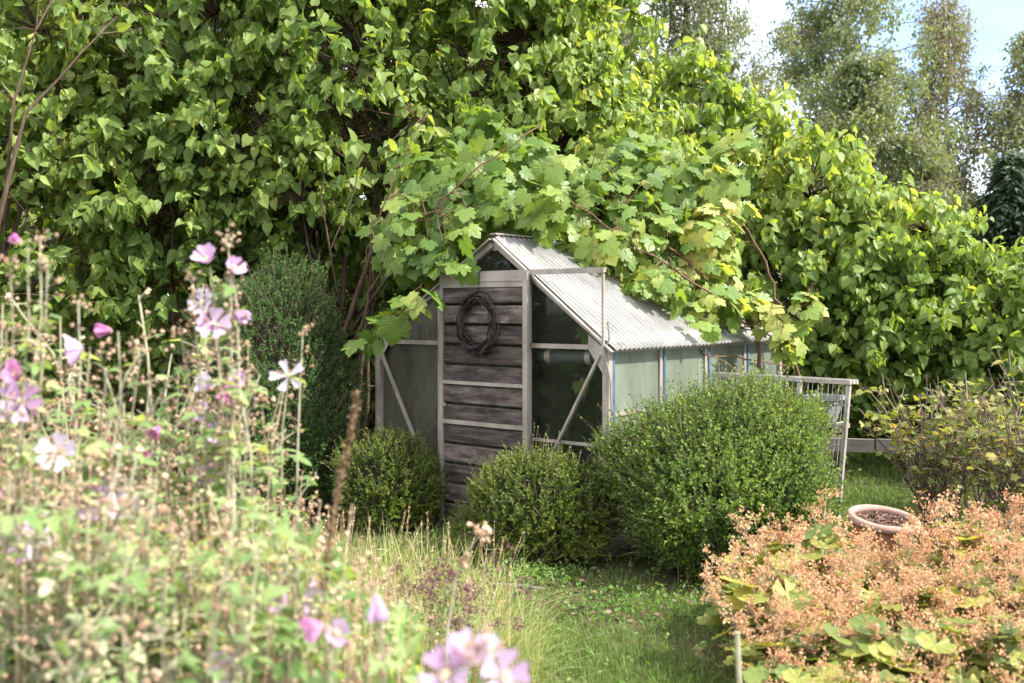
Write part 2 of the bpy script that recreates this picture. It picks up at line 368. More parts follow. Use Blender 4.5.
def sheet(name, col, transp, transl, ribs=None, rough=.3, dirt=.5):
    """plastic or glass sheet: lets light through, scatters some, reflects at a glance"""
    m, nt, out = newmat(name)
    n1 = noise(nt, mapping(nt, (1,1,.45)), 3.2, 6, .65)
    dc = ramp(nt, n1, [(.35,tuple(c*(1-dirt) for c in col)),(.62,col)])
    d = principled(nt, dc, rough, .5)
    if ribs:
        w = nt.nodes.new('ShaderNodeTexWave'); w.wave_type = 'BANDS'; w.bands_direction = ribs[0]
        w.inputs['Scale'].default_value = ribs[1]
        nt.links.new(mapping(nt), w.inputs['Vector'])
        b = nt.nodes.new('ShaderNodeBump'); b.inputs['Strength'].default_value = .5; b.inputs['Distance'].default_value = .003
        nt.links.new(w.outputs['Fac'], b.inputs['Height']); nt.links.new(b.outputs[0], d.inputs['Normal'])
        wc = ramp(nt, w.outputs['Fac'], [(.0,(.5,.5,.5)),(.35,(1,1,1))])
        nt.links.new(mixcol(nt, .7, dc, wc, 'MULTIPLY'), d.inputs['Base Color'])
    t = nt.nodes.new('ShaderNodeBsdfTranslucent'); nt.links.new(dc, t.inputs['Color'])
    if name == 'corrugated_plastic':
        sp = noise(nt, mapping(nt), 26, 6, .7); lg = noise(nt, mapping(nt), 2.3, 3, .6)
        mul = nt.nodes.new('ShaderNodeMath'); mul.operation = 'MULTIPLY'; nt.links.new(sp, mul.inputs[0]); nt.links.new(lg, mul.inputs[1])
        dc = mixcol(nt, ramp(nt, mul.outputs[0], [(.29,(0,0,0)),(.37,(.8,.8,.8))]), dc, (.11,.10,.06)); nt.links.new(dc, d.inputs['Base Color']); nt.links.new(dc, t.inputs['Color'])
    a = nt.nodes.new('ShaderNodeMixShader'); a.inputs[0].default_value = transl
    nt.links.new(d.outputs[0], a.inputs[1]); nt.links.new(t.outputs[0], a.inputs[2])
    tr = nt.nodes.new('ShaderNodeBsdfTransparent'); tr.inputs['Color'].default_value = (.93,.95,.93,1)
    b2 = nt.nodes.new('ShaderNodeMixShader'); b2.inputs[0].default_value = transp
    nt.links.new(a.outputs[0], b2.inputs[1]); nt.links.new(tr.outputs[0], b2.inputs[2])
    gl = nt.nodes.new('ShaderNodeBsdfGlossy'); gl.inputs['Roughness'].default_value = rough*.5
    fr = nt.nodes.new('ShaderNodeLayerWeight'); fr.inputs['Blend'].default_value = .12
    b3 = nt.nodes.new('ShaderNodeMixShader'); nt.links.new(fr.outputs['Fresnel'], b3.inputs[0])
    nt.links.new(b2.outputs[0], b3.inputs[1]); nt.links.new(gl.outputs[0], b3.inputs[2])
    nt.links.new(b3.outputs[0], out.inputs[0]); return m
M['poly_front'] = sheet('front_polycarbonate', (.15,.145,.11), .16, .35, ('X', 14), .25, .55)
M['poly_side'] = sheet('side_polycarbonate', (.40,.46,.37), .34, .5, ('Y', 14), .25, .45)
M['glass'] = sheet('horticultural_glass', (.16,.16,.14), .93, .3, None, .06, .6)
M['roof'] = sheet('corrugated_plastic', (.265,.26,.25), .03, .25, None, .5, .42)

def lawn_mat():
    m, nt, out = newmat('lawn_soil')
    v = mapping(nt)
    a = noise(nt, v, 1.3, 5, .6); b = noise(nt, v, 28, 5, .7)
    c = ramp(nt, b, [(.3,(.022,.030,.010)),(.5,(.045,.060,.018)),(.7,(.090,.085,.040))])
    d = ramp(nt, b, [(.3,(.030,.022,.014)),(.6,(.085,.062,.042)),(.8,(.15,.12,.085))])
    c = mixcol(nt, ramp(nt, a, [(.48,(0,0,0)),(.62,(1,1,1))]), c, d)
    p = principled(nt, c, .95, .1, 0, b, .02, .8); nt.links.new(p.outputs[0], out.inputs[0]); return m
M['lawn'] = lawn_mat()
def pot_mat(name, a, b, c):
    return plain(name, [(.25,a),(.5,b),(.8,c)], 14, .75, .25)
M['pot'] = pot_mat('terracotta', (.26,.115,.065), (.36,.165,.10), (.44,.25,.17))
M['rim'] = pot_mat('lime_bloomed_rim', (.19,.105,.08), (.27,.17,.14), (.34,.25,.22))
M['potinside'] = pot_mat('stained_pot_inside', (.16,.070,.065), (.24,.115,.105), (.34,.20,.18))

# ------------------------------------------------------------------ setting: ground
def axis(lo, hi, n, far):
    c = np.linspace(lo, hi, n)
    return np.concatenate([[-far, -far/3, lo*4], c, [hi*4, far/3, far]])
def build_ground():
    xs = axis(-8, 8, 90, 400); ys = np.concatenate([[-400,-100,-20,-4], np.linspace(0,16,90), [30,60,150,400]])
    X, Y = np.meshgrid(xs, ys)
    Z = .018*np.sin(X*2.1+1)*np.cos(Y*1.7) + .012*np.sin(X*5.3)*np.sin(Y*4.7+2)
    Z = np.where((np.abs(X) < 9) & (Y > -1) & (Y < 17), Z, 0)
    n = len(xs); f = [(j*n+i, j*n+i+1, (j+1)*n+i+1, (j+1)*n+i) for j in range(len(ys)-1) for i in range(n-1)]
    g = Geo(); g.add(np.stack([X,Y,Z],-1).reshape(-1,3), f)
    tag(g.build('lawn', M['lawn'], smooth=True), 'grassy garden ground with bare soil under the bushes', 'ground', kind='structure')
build_ground()

# ------------------------------------------------------------------ greenhouse
RX = .10
W2, LEN, EAVE, RIDGE, TH = .96, 2.36, 1.21, 1.86, math.radians(-39)
R0 = np.array([.56, 5.85, 0]); XA = np.array([math.cos(TH), math.sin(TH), 0]); YA = np.array([-math.sin(TH), math.cos(TH), 0])
C0 = R0 - XA*W2
def GH(x, y, z): return C0 + XA*x + YA*y + np.array([0,0,z])
def greenhouse():
    root = thing('greenhouse', 'small aluminium greenhouse with a corrugated plastic roof and a board door', 'greenhouse', C0, TH)
    A = M['alu']
    g = Geo()                                           # fixed frame
    for sx in (-1, 1):
        for y in (0, LEN):
            g.bar((sx*W2, y, .0), (sx*W2, y, EAVE), .045, .045, (0,1,0))
        g.bar((sx*W2, .023, EAVE-.02), (sx*W2, LEN-.023, EAVE-.02), .04, .04)
        g.bar((sx*W2, .023, .06), (sx*W2, LEN-.023, .06), .04, .06)
        g.bar((sx*W2, .023, .80), (sx*W2, LEN-.023, .80), .018, .018)
        for y in (0, LEN):
            g.bar((sx*(W2+.005), y, EAVE+.0), (RX+sx*.012, y, RIDGE-.02), .035, .035, (0,1,0))
        for y in (.59, 1.18, 1.77):
            g.bar((sx*W2, y, .09), (sx*W2, y, EAVE-.04), .026, .030, (0,1,0))
    g.bar((RX, .0, RIDGE-.035), (RX, LEN, RIDGE-.035), .04, .05)
    for y in (0, LEN):
        g.bar((-W2+.023, y, .06), (W2-.023, y, .06), .03, .06)
    g.bar((-W2+.023, .002, EAVE-.01), (-.385, .002, EAVE-.01), .022, .028)
    g.bar((.385, .002, EAVE-.01), (W2-.023, .002, EAVE-.01), .022, .028)
    g.bar((.385, .002, .62), (W2-.023, .002, .62), .018, .018)
    g.bar((-W2+.023, LEN, EAVE-.01), (W2-.023, LEN, EAVE-.01), .022, .028)
    for sx in (-1, 1):
        g.bar((sx*.370, 0, .09), (sx*.370, 0, 1.60), .030, .035, (0,1,0))
    # corner gussets
    for sx in (-1, 1):
        g.add([(sx*W2,-.026,EAVE-.02),(sx*(W2-.12),-.026,EAVE+.065),(sx*(W2-.12),-.026,EAVE-.02),(sx*(W2-.02),-.026,EAVE-.16)], [(0,1,2,3)])
    g.build('frame', A, root)
    for sx in (-1, 1):                                  # wind braces
        b = Geo(); b.bar((sx*(W2-.03), -.035, EAVE-.05), (sx*.47, -.035, .35), .014, .024, (0,1,0)); b.build('brace', A, root)
    # glazing
    def slab(pts, y, t=.006):
        s = Geo(); n = len(pts)
        v = [(x, y, z) for x, z in pts] + [(x, y+t, z) for x, z in pts]
        s.v.append(np.array(v, float)); s.n = 2*n
        s.f += [np.array([list(range(n))]), np.array([list(range(n, 2*n))[::-1]]), np.array([(i+n, (i+1)%n+n, (i+1)%n, i) for i in range(n)])]
        return s
    kl, kr = (RIDGE-EAVE)/(W2+RX), (RIDGE-EAVE)/(W2-RX)
    slab([(-W2+.02,.42),(-.39,.42),(-.39,EAVE+kl*(W2-.39)-.03),(-W2+.02,EAVE-.02)], .012).build('front_panel', M['poly_front'], root)
    slab([(-W2+.02,.09),(-.39,.09),(-.39,.415),(-W2+.02,.415)], .012).build('lower_pane', M['glass'], root)
    slab([(.39,.62),(W2-.02,.62),(W2-.02,EAVE-.02),(.39,EAVE-.02)], .012).build('front_pane', M['glass'], root)
    slab([(.39,.09),(W2-.02,.09),(W2-.02,.615),(.39,.615)], .012).build('lower_pane', M['glass'], root)
    slab([(.39,EAVE),(W2-.03,EAVE),(.39,EAVE+kr*(W2-.39)-.03)], .012).build('gable_pane', M['glass'], root)
    slab([(-.26,1.60),(.30,1.60),(RX+.02,RIDGE-.05),(RX-.02,RIDGE-.05)], .012).build('gable_pane', M['glass'], root)
    slab([(-W2+.02,.09),(W2-.02,.09),(W2-.02,EAVE-.02),(RX,RIDGE-.06),(-W2+.02,EAVE-.02)], LEN-.02).build('rear_panel', M['poly_front'], root)
    for sx in (-1, 1):
        for i in range(4):
            y0 = .03 + .59*i; y1 = min(y0+.56, LEN-.03)
            s = Geo(); s.box((sx*(W2-.004)-.003, y0, .09), (sx*(W2-.004)+.003, y1, EAVE-.04)); p = s.build('side_panel', M['poly_side'], root)
            s = Geo(); s.box((sx*(W2+.02)-.004, y0-.012, .09), (sx*(W2+.02)+.004, y0+.010, EAVE-.04)); s.build('seal_strip', M['blue'], p)
    s = Geo(); s.box((-W2-.028, -.012, .09), (-W2-.0235, .014, EAVE-.03)); s.build('seal_strip', M['blue'], root)
    # corrugated roof, two overlapping sheets per slope
    for sx in (-1, 1):
        for (y0, y1, lift) in ((-.02, 1.22, .0), (1.16, LEN+.06, .006)):
            ys = np.arange(y0, y1, .05/8); us = np.linspace(-.01, 1.07, 8)
            a = .008*np.sin(ys/.05*2*PI)
            wx = W2-sx*RX; L = math.hypot(wx, RIDGE-EAVE); nx, nz = sx*(RIDGE-EAVE)/L, wx/L
            off = .034 + lift + a
            top = np.array([[(RX + sx*wx*u + nx*o, y, RIDGE-(RIDGE-EAVE)*u + nz*o) for y, o in zip(ys, off)] for u in us])
            bot = np.array([[(RX + sx*wx*u + nx*(o-.0025), y, RIDGE-(RIDGE-EAVE)*u + nz*(o-.0025)) for y, o in zip(ys, off)] for u in us])
            n = len(ys); m = len(us); s = Geo()
            f = [(j*n+i, j*n+i+1, (j+1)*n+i+1, (j+1)*n+i) for j in range(m-1) for i in range(n-1)]
            e = m*n
            edge = [((m-1)*n+i, (m-1)*n+i+1, e+(m-1)*n+i+1, e+(m-1)*n+i) for i in range(n-1)] + [(j*n, (j+1)*n, e+(j+1)*n, e+j*n) for j in range(m-1)] + [(j*n+n-1, (j+1)*n+n-1, e+(j+1)*n+n-1, e+j*n+n-1) for j in range(m-1)]
            s.add(np.concatenate([top.reshape(-1,3), bot.reshape(-1,3)]), np.array(f + [(a_+e, b_+e, c_+e, d_+e) for a_,b_,c_,d_ in f] + edge))
            s.build('roof_sheet', M['roof'], root, smooth=True)
    g = Geo(); g.bar((RX, -.02, RIDGE+.046), (RX, LEN+.06, RIDGE+.046), .05, .010); g.build('ridge_cap', A, root)
    # barge strips along the front gable
    g = Geo()
    for sx in (-1, 1):
        g.bar((sx*(W2+.055), -.028, EAVE-.035), (RX+sx*.012, -.028, RIDGE+.012), .010, .035, (0,1,0))
    g.build('barge_strip', A, root)
    # rolled shading under the bar of the front pane
    g = Geo(); g.tube([(x, .06, EAVE-.075 + .006*math.sin(9*x)) for x in np.linspace(.42, W2-.07, 10)], .042, 10); r = g.build('rolled_shade', M['darkroll'], root, smooth=True)
    for x in (.50, .80):
        g = Geo(); g.tube([(x-.02,.06,EAVE-.075),(x+.02,.06,EAVE-.075)], .047, 10); g.build('clip', A, r)
    # sliding door
    g = Geo(); n = 12; z0, z1 = .035, 1.59; hgt = (z1-z0)/n
    for i in range(n):
        j = random.uniform(-.004,.004)
        g.cbox((-.345+random.uniform(-.006,.004), -.062+j, z0+i*hgt+.003), (.345+random.uniform(-.004,.006), -.042+j, z0+(i+1)*hgt-.012), .007)
    door = g.build('door', M['boards'], root); door.location.x = .05
    g = Geo()
    g.bar((-.352, -.066, z0), (-.352, -.066, z1+.068), .028, .016, (0,1,0)); g.build('door_frame', A, door)
    g = Geo(); g.bar((.356, -.068, z0+.02), (.356, -.068, z1+.068), .036, .026, (0,1,0)); g.bar((.372,-.079,z0+.1),(.372,-.079,z1),.006,.006,(0,1,0)); g.build('door_frame', A, door)
    g = Geo(); g.box((-.337, -.078, z1-.025), (.337, -.0665, z1+.070)); g.bar((-.337,-.081,z1+.015),(.337,-.081,z1+.015),.006,.01); g.build('door_rail', A, door)
    for zz, w in ((.938,.022),(.678,.027)):
        g = Geo(); g.box((-.337, -.076, zz), (.337, -.0665, zz+w)); g.build('door_rail', A, door)
    for x, zz, y in ((-.27,z1+.035,-.080),(.27,z1+.035,-.080),(-.3,.949,-.079),(.3,.949,-.079),(-.3,.691,-.079),(.3,.691,-.079)):
        g = Geo(); g.tube([(x,y,zz),(x,y+.006,zz)], .007, 8); g.build('bolt', M['grey_plastic'], door)
    g = Geo(); g.tube([(-.315,-.062,.80),(-.315,-.078,.80),(-.315,-.084,.80),(-.315,-.090,.80)], [.005,.006,.014,.010], 10); g.build('handle', M['grey_plastic'], door)
    # door track over the right half with its brace
    g = Geo(); g.box((-.36, -.056, 1.640), (.97, -.030, 1.668)); g.box((.42,-.062,1.636),(.97,-.0565,1.658)); g.build('door_track', A, root)
    g = Geo(); g.bar((.957, -.043, EAVE-.02), (.957, -.043, 1.640), .014, .014, (0,1,0)); g.build('track_brace', A, root)
    g = Geo(); pts = [(.975,-.02,EAVE+.14),(.985,-.02,EAVE+.05),(.96,-.03,EAVE-.04),(1.0,-.03,EAVE-.2),(1.01,-.03,EAVE-.5)]
    g.tube(pts, .006, 6); g.build('cable', M['grey_plastic'], root)
    # timber sill
    g = Geo(); g.box((-W2-.05,-.05,-.05),(W2+.05,-.02,.028)); g.box((-W2-.05,LEN+.02,-.05),(W2+.05,LEN+.05,.028)); g.box((W2+.026,-.02,-.05),(W2+.05,LEN+.02,.028)); g.box((-W2-.05,-.02,-.05),(-W2-.026,LEN+.02,.028)); g.build('sill', M['fence'], root)
    return root
greenhouse()

def wreath():
    c = GH(.035, -.098, 1.335)
    root = thing('twig_wreath', 'dark oval wreath of twisted twigs hanging on the board door', 'wreath', c, TH)
    g = Geo()
    rx, rz = .134, .170
    for i in range(60):
        ph = random.uniform(0, 2*PI); span = random.uniform(1.2, 3.6); k = 16
        o1, o2 = random.uniform(-.024,.024), random.uniform(-.020,.014); w = random.uniform(2,5); q = random.uniform(0,6)
        t = np.linspace(0, span, k)
        rr = 1 + (o1 + .010*np.sin(w*t+q))/.13
        pts = np.stack([rx*rr*np.cos(ph+t), o2 + .008*np.cos(w*t+q), rz*rr*np.sin(ph+t)], 1)
        g.tube(pts, np.linspace(random.uniform(.004,.0065), .002, k), 5)
    for i in range(26):
        a = random.uniform(0, 2*PI); b = a + random.choice([-1,1])*random.uniform(.2,.5)
        p0 = np.array([rx*math.cos(a), -.01, rz*math.sin(a)]); p1 = np.array([rx*math.cos(b)*random.uniform(1.05,1.32), -.02, rz*math.sin(b)*random.uniform(1.02,1.22)])
        g.tube([p0, (p0+p1)/2+[0,-.01,.006], p1], [.003,.0025,.001], 4)
    g.build('twig_ring', M['twigdark'], root)
    g = Geo(); g.tube([(0,.0,rz-.004),(.003,.012,rz+.08),(-.002,.02,rz+.19)], .0022, 5); g.build('cord', M['twigdark'], root)
wreath()

# ------------------------------------------------------------------ woody plants
def jitter(n, s): return RNG.normal(0, s, (n,3))
def blob_points(blobs, n, shell=.55):
    """random points in a union of ellipsoids, weighted by their surface, kept out of other blobs' cores"""
    blobs = [(np.asarray(c, float), np.asarray(r, float)*np.ones(3)) for c, r in blobs]
    w = np.array([(r[0]*r[1]+r[1]*r[2]+r[0]*r[2]) for _, r in blobs]); w = w/w.sum()
    pts = []; outs = []
    idx = RNG.choice(len(blobs), n*2, p=w)
    d = nrm(RNG.normal(0,1,(n*2,3))); rad = (shell**3 + (1-shell**3)*RNG.random(n*2))**(1/3)
    c = np.stack([b[0] for b in blobs])[idx]; r = np.stack([b[1] for b in blobs])[idx]
    p = c + d*r*rad[:,None]
    keep = np.ones(len(p), bool)
    for k, (bc, br) in enumerate(blobs):
        q = np.linalg.norm((p-bc)/br, axis=1); keep &= ~((q < .62) & (idx != k))
    p = p[keep][:n]; o = nrm((d/r)[keep][:n])
    return p, o
def limbs(g, base, targets, r0=.03, sides=6, wob=.06, spread=.12):
    """stems from the base to the targets; returns points along them"""
    nodes = []
    for t in targets:
        b = np.asarray(base, float) + np.array([random.uniform(-spread,spread), random.uniform(-spread,spread), -.03])
        t = np.asarray(t, float); k = 9; s = np.linspace(0,1,k)[:,None]
        mid = b + (t-b)*[.35,.35,.55]
        p = (1-s)**2*b + 2*s*(1-s)*mid + s*s*t
        p[1:-1] += jitter(k-2, wob)*.5
        g.tube(p, np.linspace(r0*random.uniform(.8,1.1), r0*.22, k), sides)
        nodes.append(p[2:])
    return np.concatenate(nodes)
def leafy(name, label, cat, base, blobs, nclump, tpl, leaf, mat, bark=None, group=None, nstem=7, r0=.03, pairs=6, twig=.45,
          hang=1.15, out=.85, shell=.55, zmin=.25, extra_limbs=(), face=(0,0,0), crown='crown', stem='trunk', twr=.004, wide=1.0, keep=None):
    root = thing(name, label, cat, base, 0, group)
    gb = Geo(); gl = Geo()
    p, o = blob_points(blobs, nclump, shell)
    ok = p[:,2] > zmin
    if keep is not None: ok &= keep(p)
    p, o = p[ok], o[ok]
    cs = [np.asarray(b[0]) for b in blobs]
    tg = [cs[i % len(cs)] + RNG.normal(0,.25,3)*np.asarray(blobs[i % len(cs)][1]) for i in range(nstem)]
    nodes = limbs(gb, base, tg, r0)
    for pts, r in extra_limbs:
        gb.tube(pts, np.linspace(r, r*.12, len(pts)), 7); nodes = np.concatenate([nodes, np.asarray(pts)])
    # twig from the nearest limb point to each clump
    dist = ((p[:,None,:]-nodes[None])**2).sum(-1); q = nodes[(dist*RNG.uniform(.35,1.8,dist.shape)).argmin(1)]
    dv = p - q; ln = np.linalg.norm(dv, axis=1)
    m1 = q + dv*.5 + jitter(len(p), .05)*np.minimum(ln,1)[:,None] + [0,0,.03]
    gb.sticks(q, m1, np.minimum(.004+.006*ln, .012), twr*1.3); gb.sticks(m1, p, twr*1.3, twr)
    tdir = nrm(o*.8 + nrm(dv)*.5 + [0,0,.15] + jitter(len(p), .35))
    L = twig*RNG.uniform(.6,1.25,len(p))
    end = p + tdir*L[:,None]*.6 + np.array([0,0,-.05])*L[:,None]
    gb.sticks(p, end, twr, twr*.5)
    side = nrm(np.cross(tdir, [0,0,1.0]) + 1e-4); up = np.cross(side, tdir)
    for k in range(pairs):
        s = (k+.6)/pairs
        rot = (PI/2 if k % 2 else 0) + RNG.normal(0,.3,len(p))
        ax = side*np.cos(rot)[:,None] + up*np.sin(rot)[:,None]
        for sg in (-1, 1):
            pos = p + (end-p)*(s*1.25-.2) + jitter(len(p), .012)*leaf/.1
            st = pos + ax*sg*leaf*.18
            tip = ax*sg*.75 + tdir*.35 + np.array([0,0,-hang])*RNG.uniform(.5,1.3,(len(p),1)) + jitter(len(p), .40)
            nor = o*out + np.array([0,0,.48]) + np.asarray(face) + jitter(len(p), .58)
            sz = leaf*RNG.uniform(.48,1.22,len(p))*(1.12-.35*s)
            sc = np.stack([sz*wide*RNG.uniform(.85,1.1,len(p)), sz, sz*RNG.uniform(.4,2.0,len(p))], 1)
            kp = RNG.random(len(p)) > .10
            gl.inst(tpl, st[kp], tip[kp], nor[kp], sc[kp])
    gb.build(stem, bark or M['bark'], root, base, smooth=True); gl.build(crown, mat, root, base)
    return root

LG = 'tall lilac shrubs of the hedge behind the greenhouse'
def E(px, py, d, rx, rz, ry=None):
    return (P(px,py,d), np.array([rx/F*d, (ry if ry else rx/F*d), rz/F*d]))
def lilacs():
    bl = Geo
    hero = [P(-18,300,7.2),P(6,190,7.25),P(16,150,7.25),P(26,112,7.3),P(58,80,7.35),P(82,52,7.4),P(100,34,7.5),P(128,5,7.8)]
    hero2 = [P(6,190,7.25),P(14,100,7.3),P(26,62,7.35),P(36,30,7.4),P(40,-10,7.4)]
    hero3 = [P(58,80,7.35),P(80,76,7.3),P(104,72,7.25)]
    leafy('lilac_shrub', 'lilac shrub at the far left with bare brown forked limbs showing', 'shrub', G(-30,8.0),
          [E(-40,60,8.2,120,150,.7), E(70,-20,8.3,110,90,.7), E(40,230,8.2,100,120,.7), E(-90,250,7.9,90,150,.7), E(90,110,8.5,90,110,.6)],
          760, HEART, .115, M['lilac'], group=LG, extra_limbs=[(hero,.020),(hero2,.014),(hero3,.006)])
    leafy('lilac_shrub', 'dense lilac shrub behind the dark rounded column bush', 'shrub', G(190,8.4),
          [E(170,40,8.4,100,110,.7), E(230,130,8.5,110,120,.7), E(150,190,8.4,90,110,.7), E(250,-40,8.5,110,70,.7), E(200,290,8.6,120,80,.6), E(120,400,8.8,120,70,.5), E(240,420,8.9,110,70,.5)],
          1000, HEART, .115, M['lilac'], group=LG)
    leafy('lilac_shrub', 'lilac shrub with shady open branches between the column bush and the greenhouse', 'shrub', G(345,8.5),
          [E(330,60,8.4,100,110,.7), E(370,150,8.4,90,90,.7), E(300,190,8.5,70,60,.7), E(360,-40,8.4,110,80,.7), E(330,290,9.0,90,60,.4), E(340,400,9.2,100,80,.5), E(400,360,9.4,90,90,.5)],
          960, HEART, .112, M['lilac'], group=LG,
          extra_limbs=[([P(330,420,7.8),P(345,330,7.8),P(372,250,7.8),P(400,190,7.9),P(420,120,8.0)],.030), ([P(352,330,7.8),P(405,250,7.7),P(450,200,7.7)],.016),
                       ([P(330,420,7.9),P(318,300,8.0),P(300,200,8.1)],.022), ([P(345,330,7.8),P(330,250,7.7),P(355,190,7.6)],.012)])
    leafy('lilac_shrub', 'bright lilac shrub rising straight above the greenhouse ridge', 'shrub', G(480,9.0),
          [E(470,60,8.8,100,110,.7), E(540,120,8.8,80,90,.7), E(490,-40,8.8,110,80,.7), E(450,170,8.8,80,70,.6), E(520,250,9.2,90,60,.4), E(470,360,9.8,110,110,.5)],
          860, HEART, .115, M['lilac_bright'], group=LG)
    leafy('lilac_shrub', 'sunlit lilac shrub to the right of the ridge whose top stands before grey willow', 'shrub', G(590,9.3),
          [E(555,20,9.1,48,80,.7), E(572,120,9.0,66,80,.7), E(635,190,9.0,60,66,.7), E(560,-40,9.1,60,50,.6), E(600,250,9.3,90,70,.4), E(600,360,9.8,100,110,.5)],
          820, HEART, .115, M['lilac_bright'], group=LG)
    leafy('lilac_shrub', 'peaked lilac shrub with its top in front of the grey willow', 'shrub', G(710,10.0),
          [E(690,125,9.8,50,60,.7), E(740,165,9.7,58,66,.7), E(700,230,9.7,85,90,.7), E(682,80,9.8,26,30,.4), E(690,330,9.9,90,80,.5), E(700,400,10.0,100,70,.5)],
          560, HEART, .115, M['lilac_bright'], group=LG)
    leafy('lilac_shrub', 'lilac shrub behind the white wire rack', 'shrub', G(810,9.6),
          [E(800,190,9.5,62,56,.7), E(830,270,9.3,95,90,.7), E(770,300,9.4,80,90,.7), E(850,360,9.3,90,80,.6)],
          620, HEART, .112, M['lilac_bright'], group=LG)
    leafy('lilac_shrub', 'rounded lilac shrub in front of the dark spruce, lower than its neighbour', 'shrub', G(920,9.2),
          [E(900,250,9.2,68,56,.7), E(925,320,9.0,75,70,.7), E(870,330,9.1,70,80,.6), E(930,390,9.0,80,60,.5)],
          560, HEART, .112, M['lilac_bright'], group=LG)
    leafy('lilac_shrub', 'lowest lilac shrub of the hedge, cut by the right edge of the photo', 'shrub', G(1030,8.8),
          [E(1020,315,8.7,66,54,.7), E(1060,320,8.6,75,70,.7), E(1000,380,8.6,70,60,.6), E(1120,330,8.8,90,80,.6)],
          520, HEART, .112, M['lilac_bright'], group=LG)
for px, d in ((40,10.6),(170,11.0),(300,10.8),(430,11.2),(540,11.4)):
    leafy('lilac_shrub', 'lilac deep inside the left hedge, glimpsed through gaps in the nearer lilacs', 'shrub', G(px,d),
          [E(px,20,d,120,120,.6), E(px-40,170,d,110,110,.6), E(px+50,180,d,110,110,.6), E(px,320,d,130,110,.6), E(px+10,-80,d,120,90,.6)],
          620, HEART, .16, M['lilac'], group='inner lilacs of the hedge', shell=.3)
lilacs()

